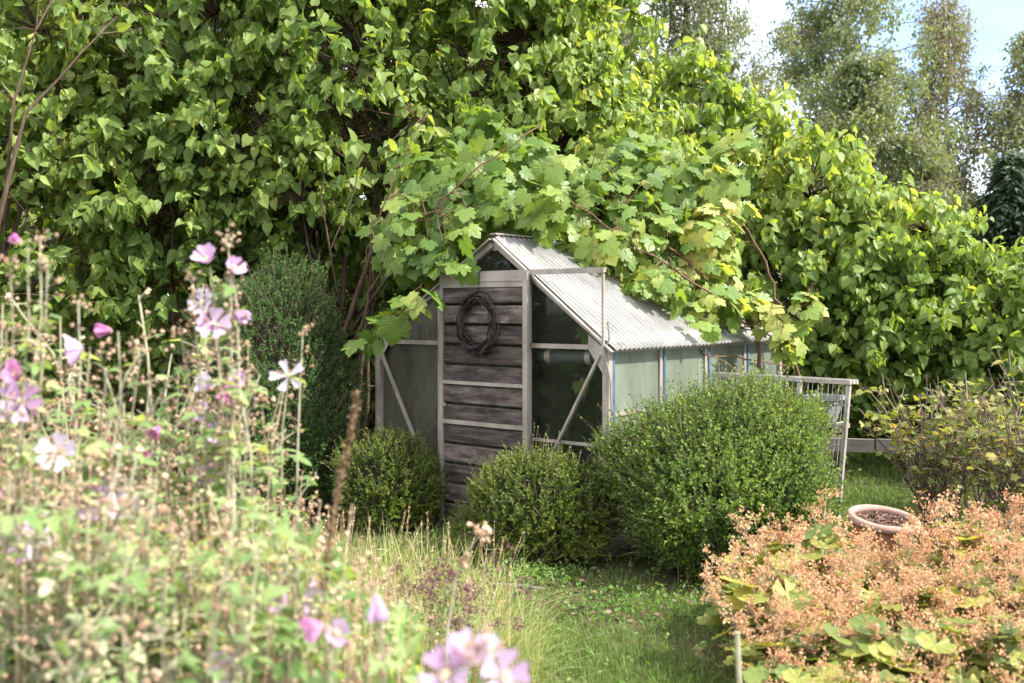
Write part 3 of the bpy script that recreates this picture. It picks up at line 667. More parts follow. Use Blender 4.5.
VG = 'grape vines climbing over the greenhouse'
def vines():
    def scat(name, label, base, stems, blobs, n, leaf, mat, keep=None, group=VG, up=.7, face=(0,-.4,0), shell=.35):
        root = thing(name, label, 'vine', base, 0, group)
        gs = Geo(); gl = Geo(); nodes = []
        for pts, r in stems:
            pts = np.asarray(pts, float)
            k = 6*len(pts); t = np.linspace(0, len(pts)-1, k)
            pp = np.stack([np.interp(t, np.arange(len(pts)), pts[:,c]) for c in range(3)], 1); pp[1:-1] += jitter(k-2, .012)
            gs.tube(pp, np.linspace(r, r*.45, k), 6); nodes.append(pp)
        nodes = np.concatenate(nodes)
        p, o = blob_points(blobs, n, shell)
        if keep is not None: kk = keep(p); p, o = p[kk], o[kk]
        d = ((p[:,None]-nodes[None])**2).sum(-1); q = nodes[d.argmin(1)]
        # shoots: every sixth leaf carries a cane back to the stem, the other leaves have a petiole
        sel = (np.arange(len(p)) % 6 == 0) & (d.min(1) < .10)
        m1 = (q[sel]+p[sel])/2 + jitter(sel.sum(), .05) + [0,0,.06]
        gs.sticks(q[sel], m1, .004, .003, 4); gs.sticks(m1, p[sel], .003, .002, 4)
        pet = p - nrm(o*.4 + [0,0,.5] + jitter(len(p), .4))*.09
        gs.sticks(pet, p, .0016, .0012)
        az = RNG.random(len(p))*2*PI
        tip = np.stack([np.cos(az), np.sin(az), 0*az], 1)*.55 + o*.35 + [0,-.1,-.65] + jitter(len(p), .2)
        nor = o*.7 + [0,0,up] + np.asarray(face) + jitter(len(p), .33)
        sz = leaf*RNG.uniform(.5,1.15,len(p))
        gl.inst(GRAPE, p, tip, nor, np.stack([sz*RNG.uniform(.9,1.1,len(p)), sz, sz*RNG.uniform(.2,1.3,len(p))],1))
        gs.build('stem', M['vinebark'], root, base, smooth=True); gl.build('foliage', mat, root, base)
        return root
    def B(px,py,d,r,rz=None): return E(px,py,d,r,rz or r)
    def above(p):   # stay off the roof and outside the house
        l = p - C0; x = l@XA; y = l@YA
        inside = (np.abs(x) < W2+.10) & (y > -.16) & (y < LEN+.1)
        zr = RIDGE-(RIDGE-EAVE)*np.abs(x)/W2
        return ~(inside & (p[:,2] < zr+.13))
    b = GH(-1.25,-.05,0)
    scat('grape_vine', 'grape vine with broad leaves hanging over the left gable and the wreath door', b,
         [([b, GH(-1.2,-.1,1.0), GH(-.9,-.15,1.55), GH(-.4,-.2,2.0), GH(0,-.1,2.3), GH(.3,.2,2.6)],.010), ([GH(-.9,-.15,1.55), GH(-.8,-.3,1.75), GH(-.5,-.35,2.2), GH(-.3,-.2,2.7)],.007)],
         [B(420,235,6.8,52,44),B(478,200,6.9,62,50),B(525,172,7.2,50,44),B(545,205,6.5,22,26),B(432,178,7.4,42,44),B(486,140,7.8,40,34),B(436,258,6.6,32,18),B(470,240,6.5,30,14),B(455,262,6.4,22,15),B(478,240,6.4,18,9),B(508,215,6.6,26,20),B(545,228,6.75,24,16)],
         820, .138, M['grape'], above, up=.35)
    scat('grape_vine', 'short grape shoot with a few leaves beside the ribbed left panel', GH(-1.15,-.12,0),
         [([GH(-1.15,-.12,0),GH(-1.12,-.2,.6),GH(-1.05,-.22,1.1),P(382,325,6.6),P(415,300,6.4)],.008)],
         [B(374,338,6.6,20,14),B(418,300,6.4,20,13),B(396,322,6.5,20,12)], 22, .17, M['grape'], above, shell=.1)
    b = GH(1.2,1.75,0)
    scat('grape_vine', 'thick grape vine piled over the rear half of the corrugated roof', b,
         [([b, GH(1.15,1.75,.7), GH(1.1,1.7,1.25), GH(.8,1.4,1.7), GH(.35,1.2,2.1), GH(0,1.1,2.5)],.018), ([GH(1.1,1.7,1.25), GH(1.0,1.3,1.5), GH(.6,.9,1.85), GH(.2,.6,2.2)],.010)],
         [B(592,210,7.4,56,50),B(640,240,7.2,54,48),B(668,295,6.9,28,28),B(660,195,7.6,58,52),B(625,165,8.1,50,40),B(570,232,7.2,26,20),B(612,262,7.1,24,14),B(690,335,6.6,16,20),B(675,358,6.4,13,15),B(600,250,6.9,40,26),B(650,290,6.75,34,30),B(568,240,6.9,28,20),B(640,322,6.55,22,14),B(668,340,6.4,16,14)],
         1250, .135, M['grape'], above, up=.4)
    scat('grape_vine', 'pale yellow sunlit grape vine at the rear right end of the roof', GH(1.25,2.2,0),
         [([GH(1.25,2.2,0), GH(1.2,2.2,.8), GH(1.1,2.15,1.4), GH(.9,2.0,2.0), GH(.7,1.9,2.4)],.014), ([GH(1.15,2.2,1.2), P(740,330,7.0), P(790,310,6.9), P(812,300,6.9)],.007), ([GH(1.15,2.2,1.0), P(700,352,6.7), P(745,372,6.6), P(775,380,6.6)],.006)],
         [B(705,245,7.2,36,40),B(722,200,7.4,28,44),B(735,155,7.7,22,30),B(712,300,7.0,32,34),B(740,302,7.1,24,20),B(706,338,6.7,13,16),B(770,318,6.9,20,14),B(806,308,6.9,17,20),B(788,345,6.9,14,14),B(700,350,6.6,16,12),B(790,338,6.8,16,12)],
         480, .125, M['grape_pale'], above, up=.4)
    # vine inside the glass
    def inside(p):
        l = p - C0; x = l@XA; y = l@YA
        return (np.abs(x) < W2-.12) & (y > .14) & (y < LEN-.15)
    scat('indoor_vine', 'grape vine growing inside behind the clear front glass', GH(.55,1.2,0),
         [([GH(.55,1.2,0),GH(.55,1.1,.6),GH(.6,.8,1.1),GH(.5,.5,1.3)],.012), ([GH(.55,1.1,.6),GH(.8,.6,.8),GH(.8,.35,.75)],.008), ([GH(-.2,1.7,0),GH(-.25,1.6,.7),GH(-.2,1.4,1.3)],.014),([GH(.2,1.5,0),GH(.25,1.4,.7),GH(.1,1.2,1.3)],.012)],
         [(GH(.65,.45,1.36),np.array([.28,.24,.10])),(GH(.8,.45,.72),np.array([.14,.14,.16])),(GH(.45,.4,.98),np.array([.10,.10,.12])),(GH(.3,1.6,.9),np.array([.6,.5,.7])),(GH(-.4,1.6,.8),np.array([.4,.5,.7])),(GH(0,.5,1.62),np.array([.25,.3,.10]))],
         210, .15, M['grape'], inside, group='plants inside the greenhouse', shell=.0)
vines()

# ------------------------------------------------------------------ clipped and rounded bushes
def bush(name, label, cat, c, r, n, leaf, mat, lumps=10, group=None, per=13, shoot=.075, flat=.25, z0=.04, taper=0.0):
    c = np.asarray(c, float); r = np.asarray(r, float)
    base = np.array([c[0], c[1], 0.0])
    root = thing(name, label, cat, base, 0, group)
    gl = Geo(); gb = Geo()
    d = nrm(RNG.normal(0,1,(n,3)))
    lv = nrm(RNG.normal(0,1,(lumps,3))); la = RNG.uniform(.06,.24,lumps)
    bump = np.full(n,.95)
    for k in range(lumps): bump += la[k]*np.exp(-(1-d@lv[k])*26) - .03*np.exp(-(1-d@-lv[k])*14)
    fr = 9
    bump += .04*np.sin(d[:,0]*fr+1)*np.sin(d[:,1]*fr)*np.sin(d[:,2]*fr+2)
    depth = 1 + .03*RNG.random(n) - np.abs(RNG.normal(0,.13,n)); q = RNG.random(n) < .16; depth[q] = RNG.uniform(.45,.9,q.sum())
    shape = np.ones(n)
    shape = np.where(d[:,2] < 0, 1/np.sqrt(np.maximum(1-.80*d[:,2]**2, .3)), 1.0)
    if taper: shape = 1 - taper*np.clip(d[:,2],0,1)
    p = c + d*r*(bump*depth)[:,None]*np.stack([shape,shape,np.ones(n)],1)
    thin = np.sin(d[:,0]*7+c[0]*9)*np.sin(d[:,2]*8+1)+.7*np.sin(d[:,1]*9+d[:,0]*11)
    ok = (p[:,2] > z0) & ((thin < .75) | (RNG.random(n) < .45)); p, d = p[ok], d[ok]; n = len(p)
    o = nrm(d/r)
    sd = nrm(o*.62 + [0,0,.68] + jitter(n,.30))
    L = shoot*RNG.uniform(.5,1.35,n)*(1+1.5*RNG.random(n)*(RNG.random(n) < .20))
    gb.sticks(p - sd*L[:,None]*.8, p + sd*L[:,None], .0018, .0009)
    for k in range(per):
        s = (k+.3)/per*1.25-.25
        az = k*2.4 + RNG.random(n)*6
        a = nrm(np.cross(sd, [.3,.5,.8])); b2 = np.cross(sd, a)
        ax = a*np.cos(az)[:,None] + b2*np.sin(az)[:,None]
        tip = ax + sd*(.55+.5*s) + jitter(n,.15)
        nor = sd + jitter(n,.30) - ax*.2
        sz = leaf*RNG.uniform(.65,1.2,n)*(1.1-.35*max(s,0))
        kp = RNG.random(n) > .08
        gl.inst(DIAMOND, (p+sd*(L*s)[:,None])[kp], tip[kp], nor[kp], sz[kp])
    # inner wood
    nb = 46
    dd = nrm(RNG.normal(0,1,(nb,3)) + [0,0,.7]); e = c + dd*r*.78
    st = base + np.concatenate([RNG.normal(0,.05,(nb,2)), np.zeros((nb,1))],1)
    mid = (st+e)/2 + jitter(nb,.03)
    gb.sticks(st, mid, .010, .007, 5); gb.sticks(mid, e, .007, .003, 5)
    k2 = 5
    for _ in range(k2):
        e2 = e + dd*r*.12 + jitter(nb, .07)*r.mean()/.5
        gb.sticks(mid + (e-mid)*RNG.random((nb,1)), e2, .003, .0015, 3)
    gb.build('stem', M['twig'], root, base); gl.build('foliage', mat, root, base)
    return root
BG = 'rounded box bushes around the greenhouse'
bush('box_bush', 'large round box bush beside the greenhouse side wall', 'bush', (1.165,5.53,.46), (.565,.54,.48), 9600, .027, M['box'], 26, BG, shoot=.105)
bush('box_bush', 'small box bush below the clear front glass, right of the door', 'bush', (.15,5.73,.28), (.40,.33,.31), 2700, .025, M['box_yellow'], 14, BG)
bush('box_bush', 'small box bush below the ribbed front panel, left of the door', 'bush', (-.80,6.52,.28), (.33,.28,.31), 2300, .025, M['box_yellow'], 14, BG)
bush('column_bush', 'tall dark round-topped evergreen bush left of the greenhouse', 'bush', (-1.69,7.0,.74), (.64,.60,1.02), 8200, .024, M['conifer'], 22, None, per=12, shoot=.06, taper=.22)

# ------------------------------------------------------------------ far trees
def far_tree(name, label, base, height, spread, crown0, nb, mat, leaf=.11, bark=None, droop=.8, r0=.12, per=46, group=None, lean=0.0, dens=1.0, tpl=OVATE, up=.5):
    base = np.asarray(base, float); root = thing(name, label, 'tree', base, 0, group)
    gt = Geo(); gl = Geo(); gk = Geo()
    k = 14; s = np.linspace(0,1,k)
    tr = base + np.stack([lean*s*height + .12*np.sin(4*s+1)*s, .1*np.sin(5*s)*s, s*height-.05], 1)
    gt.tube(tr, r0*(1-s)**.8 + .012, 8)
    for i in range(nb):
        h = crown0 + (1-crown0)*((i+random.random())/nb)**.9
        a0 = base + [lean*h*height + .12*math.sin(4*h+1)*h, 0, h*height]
        ln = spread*(1-((h-crown0)/(1-crown0))**1.6*.80)*random.uniform(.55,1.1)*(.55+.45*min(1,(h-crown0)*6+.3))
        az = random.uniform(0,2*PI); dirv = np.array([math.cos(az), math.sin(az), up*random.uniform(.7,1.4)])
        t = np.linspace(0,1,6)[:,None]
        pts = a0 + dirv*ln*t + np.array([0,0,-droop*.45*ln])*t*t
        gk.tube(pts, np.linspace(.026*(1-h*.6)+.006, .004, 6), 4, cap=False)
        nt_ = max(3, int(7*ln/spread*dens))
        for _ in range(nt_):
            u = random.uniform(.25,1.0); q = a0 + dirv*ln*u + np.array([0,0,-droop*.45*ln*u*u])
            d2 = nrm(np.array([random.gauss(0,1), random.gauss(0,1), random.gauss(.2,.6)]))*random.uniform(.2,.5)*spread*.35
            e = q + d2 + [0,0,-droop*random.uniform(.1,.5)]
            gk.sticks(q[None], e[None], .005, .002)
            m = int(per*random.uniform(.5,1.3)/.85)
            w = RNG.random((m,1)); pp = q + (e-q)*w + jitter(m, .11)
            if droop > .6: pp[:,2] -= RNG.random(m)*.35*droop
            gl.inst(tpl, pp, jitter(m,.6)+[0,0,-droop], jitter(m,1)+[0,-.3,.5], leaf*.84*RNG.uniform(.6,1.5,m))
    gt.build('trunk', bark or M['birchbark'], root, base); gk.build('branches', M['twig'], root, base); gl.build('crown', mat, root, base)
    return root
def spruce(label, base, height, spread, nb=150):
    base = np.asarray(base, float); root = thing('spruce_tree', label, 'tree', base, 0, 'dark spruces beyond the hedge')
    gt = Geo(); gl = Geo()
    gt.tube([base+[0,0,-.05], base+[0,0,height]], [.16,.02], 8)
    for i in range(nb):
        h = .06 + .94*(i/nb); ln = spread*(1-h)**.85*random.uniform(.7,1.12) + .15
        az = i*2.399 + random.uniform(-.3,.3); d = np.array([math.cos(az), math.sin(az), 0])
        t = np.linspace(0,1,7)[:,None]
        pts = base + [0,0,h*height] + d*ln*t + np.array([0,0,1])*(.16*ln*t - .42*ln*t*t)
        gt.tube(pts, np.linspace(.02,.005,7), 4, cap=False)
        m = int(170*ln/spread + 30); u = RNG.random((m,1))
        c = base + [0,0,h*height] + d*ln*u + np.array([0,0,1])*(.16*ln*u - .42*ln*u*u)
        sd = np.array([-d[1], d[0], 0]); w = RNG.uniform(-1,1,(m,1))*ln*.28*(1-u*.5)
        pp = c + sd*w + jitter(m,.04)
        gl.inst(NEEDLE, pp, d*.8 + sd*np.sign(w)*.8 + jitter(m,.25) + [0,0,-.45], jitter(m,.3)+[0,0,1], np.stack([RNG.uniform(.22,.5,m), RNG.uniform(.16,.30,m), RNG.uniform(.2,.4,m)],1))
    gt.build('trunk', M['bark'], root, base); gl.build('crown', M['spruce'], root, base)
FT = 'trees beyond the hedge'
far_tree('willow_tree', 'wide grey-green willow behind the hedge, its crown above the peaked lilac', G(690,21), 9.0, 3.4, .12, 120, M['willow'], .13, M['bark'], 1.0, .2, 80, FT, dens=1.3, tpl=LANCE)
far_tree('willow_tree', 'second grey-green willow, showing in the notch over the greenhouse ridge', G(610,24), 10.5, 3.2, .12, 100, M['willow'], .13, M['bark'], 1.0, .2, 70, FT, dens=1.2, tpl=LANCE)
far_tree('birch_tree', 'tall yellow-green birch reaching above the frame', G(850,25), 11.5, 4.2, .10, 170, M['birch'], .11, None, .8, .15, 60, FT, dens=1.25)
far_tree('birch_tree', 'leafy yellow birch with low full crown close to the tall birch', G(868,22), 7.0, 2.7, .10, 110, M['birch'], .11, None, .7, .1, 60, FT, dens=1.2)
far_tree('birch_tree', 'thin brownish birch with drooping twigs, standing against the blue sky', G(948,26), 9.6, 2.4, .16, 120, M['birch_brown'], .10, None, 1.1, .13, 48, FT, dens=1.1)
far_tree('birch_tree', 'brownish young birch at the foot of the thin drooping birch', G(925,23), 5.4, 1.9, .12, 70, M['birch_brown'], .10, None, .9, .08, 44, FT)
far_tree('birch_tree', 'grey-green birch at the right edge of the photo', G(1035,25), 8.4, 3.0, .12, 110, M['willow'], .11, None, .9, .12, 50, FT, dens=1.2)
spruce('dark spruce at the right edge below the grey-green birch', G(1012,21), 4.7, 1.9, 170)
spruce('dark spruce half hidden behind the thin drooping birch', G(965,28), 4.6, 1.6, 120)
spruce('dark spruce behind the tall yellow birch', G(890,29), 4.5, 1.5, 110)
for i, (px, d, h) in enumerate([(20,17,7.0),(150,19,8.0),(290,17,7.2),(420,20,8.6),(530,18,7.4)]):
    far_tree('willow_tree', 'leafy tree glimpsed through gaps in the left part of the lilac hedge', G(px,d), h, 2.6, .12, 70, M['willow'], .15, M['bark'], .8, .16, 60, 'trees hidden behind the left hedge', dens=1.2)

# ------------------------------------------------------------------ rack, tub, pot, plank fence
def rack():
    A_, B_ = np.array([1.32,6.5]), np.array([1.955,5.8])
    t = B_-A_; Lr = np.linalg.norm(t); ang = math.atan2(t[1], t[0])
    root = thing('wire_rack', 'old white painted shelf rack with wire grids behind the large box bush', 'rack', (A_[0],A_[1],0), ang)
    Wd, Ht = .075, 1.0; m = M['painted']
    def q(x,y,z): return (x+.09*(z-Ht), y, z)
    for (x,y) in ((0,0),(Lr,0),(Lr*.66,0)):
        g = Geo(); g.bar(q(x,y,-.02), q(x,y,Ht-.02), .024, .022, (0,1,0)); g.build('post', m, root)
    g = Geo()
    for y in (0,Wd): g.bar(q(-.02,y,Ht), q(Lr+.012,y,Ht), .022, .026)
    for x in (0,Lr): g.bar(q(x,.02,Ht), q(x,Wd-.02,Ht), .022, .022)
    g.build('top_frame', m, root)
    for zz in (.74,):
        g = Geo()
        for y in (0.001,Wd-.001): g.bar(q(.02,y,zz), q(Lr-.02,y,zz), .026, .026)
        for x in np.linspace(.06,Lr-.06,16): g.bar(q(x,0,zz+.018), q(x,Wd,zz+.018), .007, .007)
        g.build('shelf', m, root)
    g = Geo()
    for y in (0.012,Wd-.012):
        for x in np.linspace(.07,Lr-.07,13): g.sticks(np.array([q(x,y,.5)]), np.array([q(x,y,Ht-.02)]), .0028, .0028, 5)
        for zz in (.62,.86): g.sticks(np.array([q(.0,y,zz)]), np.array([q(Lr,y,zz)]), .0026, .0026, 5)
    g.build('wire_grid', m, root)
    def on(x, y, z):
        v = q(x,y,z); c, s = math.cos(ang), math.sin(ang)
        return np.array([A_[0]+c*v[0]-s*v[1], A_[1]+s*v[0]+c*v[1], v[2]])
    # tub: tapered square planter
    c = on(Lr*.83, .04, .760)
    r2 = thing('planter_tub', 'grey tapered plastic planter standing in the rack', 'planter', c, ang)
    g = Geo(); a, b, hh = .052, .088, .15
    def sq(w, z): return [(-w,-w,z),(w,-w,z),(w,w,z),(-w,w,z)]
    v = np.array(sq(a,0)+sq(b,hh)+sq(b-.010,hh)+sq(a-.008,.012)); f = []
    for k in range(3):
        for i in range(4): f.append((k*4+i,k*4+(i+1)%4,k*4+4+(i+1)%4,k*4+4+i))
    f += [(3,2,1,0),(12,13,14,15)]; g.add(v,f); g.build('tub', M['grey_plastic'], r2)
    g = Geo()
    for (x0,y0,x1,y1) in ((-b-.012,-b-.012,b+.012,-b-.001),(-b-.012,b+.001,b+.012,b+.012),(-b-.012,-b-.001,-b-.001,b+.001),(b+.001,-b-.001,b+.012,b+.001)): g.box((x0,y0,hh-.022),(x1,y1,hh+.002))
    g.build('tub_rim', M['grey_plastic'], r2)
    c = on(Lr*.42, .04, .762)
    r3 = thing('plastic_bottle', 'small white plastic bottle standing in the rack', 'bottle', c)
    g = Geo(); prof = [(.034,0),(.036,.01),(.036,.13),(.030,.155),(.014,.17)]
    lathe(g, prof, 14); g.build('bottle_body', M['white_plastic'], r3, smooth=True)
    g = Geo(); lathe(g, [(.0162,.168),(.0165,.195),(.001,.196)], 12); g.build('bottle_cap', M['white_plastic'], r3, smooth=True)
def lathe(g, prof, n=24, c=(0,0,0), bottom=True, top=True):
    v = []; f = []
    for (r,z) in prof:
        for i in range(n):
            a = 2*PI*i/n; v.append((c[0]+r*math.cos(a), c[1]+r*math.sin(a), c[2]+z))
    for k in range(len(prof)-1):
        for i in range(n): j=(i+1)%n; f.append((k*n+i,k*n+j,(k+1)*n+j,(k+1)*n+i))
    n0 = g.n; g.add(v,f)
    if bottom: g.f.append(np.array([list(range(n))[::-1]])+n0)
    if top: g.f.append(np.array([list(range((len(prof)-1)*n, len(prof)*n))])+n0)
rack()
def pot():
    c = G(874,5.0); ztop = P(874,512,5.0)[2]
    root = thing('flower_pot', 'wide terracotta pot with a pale thick rim, filled with mulch', 'pot', c)
    root.rotation_euler = (math.radians(8), math.radians(4), 0); root.scale = (.90,.90,1.0)
    g = Geo(); lathe(g, [(.115,0),(.125,.02),(.162,ztop-.045),(.163,ztop-.04)], 40, top=False); g.build('pot_body', M['pot'], root, smooth=True)
    g = Geo(); n=48
    ring = []
    for k in range(9):
        a = 2*PI*k/9; ring.append((.175+.021*math.cos(a), ztop-.022+.022*math.sin(a)))
    v=[];f=[]
    for r,z in ring:
        for i in range(n): v.append((r*math.cos(2*PI*i/n), r*math.sin(2*PI*i/n), z))
    for k in range(9):
        for i in range(n): j=(i+1)%n; f.append((k*n+i,k*n+j,((k+1)%9)*n+j,((k+1)%9)*n+i))
    g.add(v,f); g.build('pot_rim', M['rim'], root, smooth=True)
    g = Geo(); v=[];f=[]
    pr = [(.158,ztop-.030),(.150,ztop-.075)]
    for r,z in pr:
        for i in range(n): v.append((r*math.cos(2*PI*i/n), r*math.sin(2*PI*i/n), z))
    f=[(i,n+i,n+(i+1)%n,(i+1)%n) for i in range(n)]; g.add(v,f); g.build('pot_inside', M['potinside'], root, smooth=True)
    g = Geo(); v=[(0,0,ztop-.032)]
    for i in range(n): v.append((.1515*math.cos(2*PI*i/n), .1515*math.sin(2*PI*i/n), ztop-.044+.004*math.sin(5*i)))
    g.add(v,[(0,1+i,1+(i+1)%n) for i in range(n)]); so = g.build('soil', M['soil'], root)
    g = Geo(); m=420; a=RNG.random(m)*2*PI; r=.145*np.sqrt(RNG.random(m)); p=np.stack([r*np.cos(a),r*np.sin(a),ztop-.038+.012*RNG.random(m)],1)
    d=jitter(m,1)*[1,1,.25]; d=nrm(d)*RNG.uniform(.008,.028,(m,1)); g.sticks(p-d,p+d,.0035,.0025,4); g.build('mulch', M['chip'], so)
pot()
def fence():
    a = G(690,8.4); b = G(1060,7.7); t=b-a; L=np.linalg.norm(t); ang=math.atan2(t[1],t[0])
    root = thing('plank_fence', 'low weathered grey plank fence behind the currant bush', 'fence', a, ang)
    for (z0,z1,yo) in ((.27,.38,0),):
        g=Geo(); g.cbox((-.1,yo,z0),(L*.52,yo+.03,z1),.004); g.build('plank', M['fence'], root)
        g=Geo(); g.cbox((L*.525,yo+.002,z0+.006),(L+.3,yo+.032,z1+.004),.004); g.build('plank', M['fence'], root)
    for x in (.1,.7,L*.62,L*.93):
        g=Geo(); g.bar((x,.075,-.05),(x,.075,.36),.06,.06,(0,1,0)); g.build('post', M['fence'], root)
fence()

# ------------------------------------------------------------------ currant bush
def currant(label, base, n, hgt, spread, seed, group='currant bushes at the right'):
    base=np.asarray(base,float); root=thing('currant_bush', label, 'bush', base, 0, group)
    gs=Geo(); gl=Geo()
    for i in range(n):
        az=random.uniform(0,2*PI); r=spread*math.sqrt(random.random()); h=hgt*random.uniform(.6,1.05)*(1-.25*(r/spread)**2)
        b=base+[random.gauss(0,.07),random.gauss(0,.07),-.02]; e=base+[r*math.cos(az),r*math.sin(az),h]
        t=np.linspace(0,1,8)[:,None]; mid=b+(e-b)*[.25,.25,.6]; p=(1-t)**2*b+2*t*(1-t)*mid+t*t*e; p[1:-1]+=jitter(6,.012)
        gs.tube(p,np.linspace(.007,.0022,8),4)
        for k in range(9):
            u=random.uniform(.3,1); q=p[min(7,int(u*7))]; e2=q+nrm(np.array([random.gauss(0,1),random.gauss(0,1),random.uniform(-.1,1.1)]))*random.uniform(.08,.26)
            gs.sticks(q[None],e2[None],.003,.0015)
            m=random.randint(1,4) if u>.45 else random.randint(0,1)
            if m==0: continue
            w=RNG.uniform(.3,1.05,(m,1)); pp=q+(e2-q)*w
            az2=RNG.random(m)*2*PI
            tip=np.stack([np.cos(az2),np.sin(az2),RNG.uniform(-.7,.2,m)],1); nor=jitter(m,.45)+[.1,-.1,.9]
            st=pp+nrm(tip)*.02; sz=.052*RNG.uniform(.6,1.2,m)
            gs.sticks(pp,st,.001,.0008); gl.inst(LOBED,st,tip,nor,np.stack([sz*1.05,sz,sz*RNG.uniform(.5,2,m)],1))
    gs.build('stem',M['twig'],root,base); gl.build('foliage',M['currant'],root,base)
currant('sparse yellowing currant bush nearer to the terracotta pot', G(935,6.1), 34, 1.12, .50, 1)
currant('sparse yellowing currant bush cut by the right edge of the photo', G(1030,5.7), 36, 1.2, .52, 2)
currant('young currant bush with reddish stems behind the nearer currant bushes', G(985,6.9), 26, 1.1, .5, 3)

# ------------------------------------------------------------------ lady's mantle bed (right foreground)
MG = "lady's mantle plants in the right bed"
def mantle(loc, rz, s, nl, ns, label, hfl=.52, lf=.15):
    loc=np.asarray(loc,float); root=thing('mantle_plant', label, 'plant', loc, rz, MG); root.scale=(s,s,s)
    gs=Geo(); gl=Geo(); gf=Geo()
    # leaves
    az=RNG.random(nl)*2*PI; r=.26*np.sqrt(RNG.random(nl)); h=.36*(1-.50*(r/.26)**2)*RNG.uniform(.6,1.12,nl)+.04
    p=np.stack([r*np.cos(az),r*np.sin(az),h],1); b0=np.stack([.1*r*np.cos(az),.1*r*np.sin(az),0*h],1)
    mid=(b0+p)/2+np.array([0,0,.05]); gs.sticks(b0,mid,.0028,.0024,4); gs.sticks(mid,p,.0024,.002,4)
    o=np.stack([np.cos(az),np.sin(az),0*az],1)
    nor=np.array([0,0,1.0])+o*.5*(r/.26)[:,None]+jitter(nl,.25); tip=o+[0,0,-.15]+jitter(nl,.3)
    sz=lf*RNG.uniform(.55,1.2,nl); gl.inst(ROUND,p-nrm(tip)*(sz*.42)[:,None],tip,nor,np.stack([sz,sz,sz*RNG.uniform(.5,1.3,nl)],1))
    # dry flower stalks
    for i in range(ns):
        a=random.uniform(0,2*PI); rr=.36*math.sqrt(random.random()); hh=hfl*(1-.42*(rr/.36)**2)*random.uniform(.72,1.1)
        e=np.array([rr*math.cos(a),rr*math.sin(a),hh]); m_=np.array([e[0]*.4,e[1]*.4,hh*.62])
        gs.sticks(np.array([[e[0]*.1,e[1]*.1,0],m_]),np.array([m_,e]),[.0022,.0018],[.0018,.0012],4)
        nb=random.randint(5,8)
        q=m_+(e-m_)*RNG.uniform(.45,1,(nb,1)); d=nrm(jitter(nb,1)+[0,0,.8]+nrm(e-m_)*.5)*RNG.uniform(.035,.085,(nb,1))
        gs.sticks(q,q+d,.0012,.0008)
        k=14
        for j in range(nb):
            pp=q[j]+d[j]*RNG.uniform(.45,1.12,(k,1))+jitter(k,.008)
            gf.inst(DIAMOND,pp,jitter(k,1),jitter(k,1)+[0,0,.4],np.stack([RNG.uniform(.015,.024,k),RNG.uniform(.009,.016,k),RNG.uniform(.01,.05,k)],1))
    gs.build('stem',M['stem'],root); gl.build('foliage',M['mantle'],root); gf.build('flower_froth',M['froth'],root)
    return root
SH="lady's mantle in the crowded right bed, green leaves under tan dry flower froth"
protos=[]
spots=[(778,4.3,1.0),(815,4.45,1.12),(848,4.2,.84),(772,3.85,.95),(835,3.9,.84),(893,4.1,.76),(925,4.2,.92),(965,4.45,1.12),(1005,4.3,1.16),(1045,4.2,1.16),(1000,3.9,.95),(950,3.8,.88),(895,3.75,.84),(1060,3.7,.95),(785,3.5,.74),(832,3.5,.80)]
near=[(870,3.35,.92),(930,3.25,.92),(985,3.3,.95),(1045,3.2,.95),(800,3.15,.72),(900,2.95,.78),(965,2.85,.80),(1030,2.85,.85),(845,2.85,.66)]
for i,(px,d,s) in enumerate(spots):
    if i<4: q=mantle(G(px,d),random.uniform(0,6),s,30,25,SH); protos.append(q)
    else: q=dup(protos[i%4],G(px,d),random.uniform(0,6.28),s)
protos2=[]
for i,(px,d,s) in enumerate(near):
    lab="lady's mantle near the bottom edge of the right bed, broad scalloped leaves and little froth"
    if i<3: q=mantle(G(px,d),random.uniform(0,6),s,40,[13,10,15][i],lab,.45,.165); protos2.append(q)
    else: q=dup(protos2[i%3],G(px,d),random.uniform(0,6.28),s)

# ------------------------------------------------------------------ mallows (left foreground)
def flower(root, origin, pos, axis, size, mat, open_=1.0, petals=5, narrow=1.0):
    g=Geo(); axis=nrm(axis); ref=np.array([0,0,1.0]) if abs(axis[2])<.9 else np.array([1.0,0,0])
    a=nrm(np.cross(axis,ref)); b=np.cross(axis,a); ph=random.uniform(0,6)
    for k in range(petals):
        th=ph+2*PI*k/petals; d=a*math.cos(th)+b*math.sin(th)
        tip=d*open_+axis*(1.15-open_)+jitter(1,.07)[0]
        nor=axis*open_-d*(1.15-open_)
        s=size*random.uniform(.9,1.1)
        g.inst(PETAL,(pos+d*.003)[None],tip[None],nor[None],np.array([[s*1.0*narrow,s,s*random.uniform(.6,1.6)]]))
    f=g.build('flower',mat,root,origin,smooth=True)
    g=Geo(); g.tube([pos,pos+axis*size*.25,pos+axis*size*.42],[.003,.0035,.002],6); m=14; g.inst(BALL,pos+axis*size*RNG.uniform(.2,.42,(m,1))+jitter(m,.0025),jitter(m,1),jitter(m,1),.0022)
    g.build('stamen',M['stamen'],f,origin)
    return f
def stem_path(b,e,k=9,sag=.0):
    t=np.linspace(0,1,k)[:,None]; b=np.asarray(b,float); e=np.asarray(e,float); mid=b+(e-b)*[.25,.25,.55]
    p=(1-t)**2*b+2*t*(1-t)*mid+t*t*e; p[1:-1]+=jitter(k-2,.006); return p
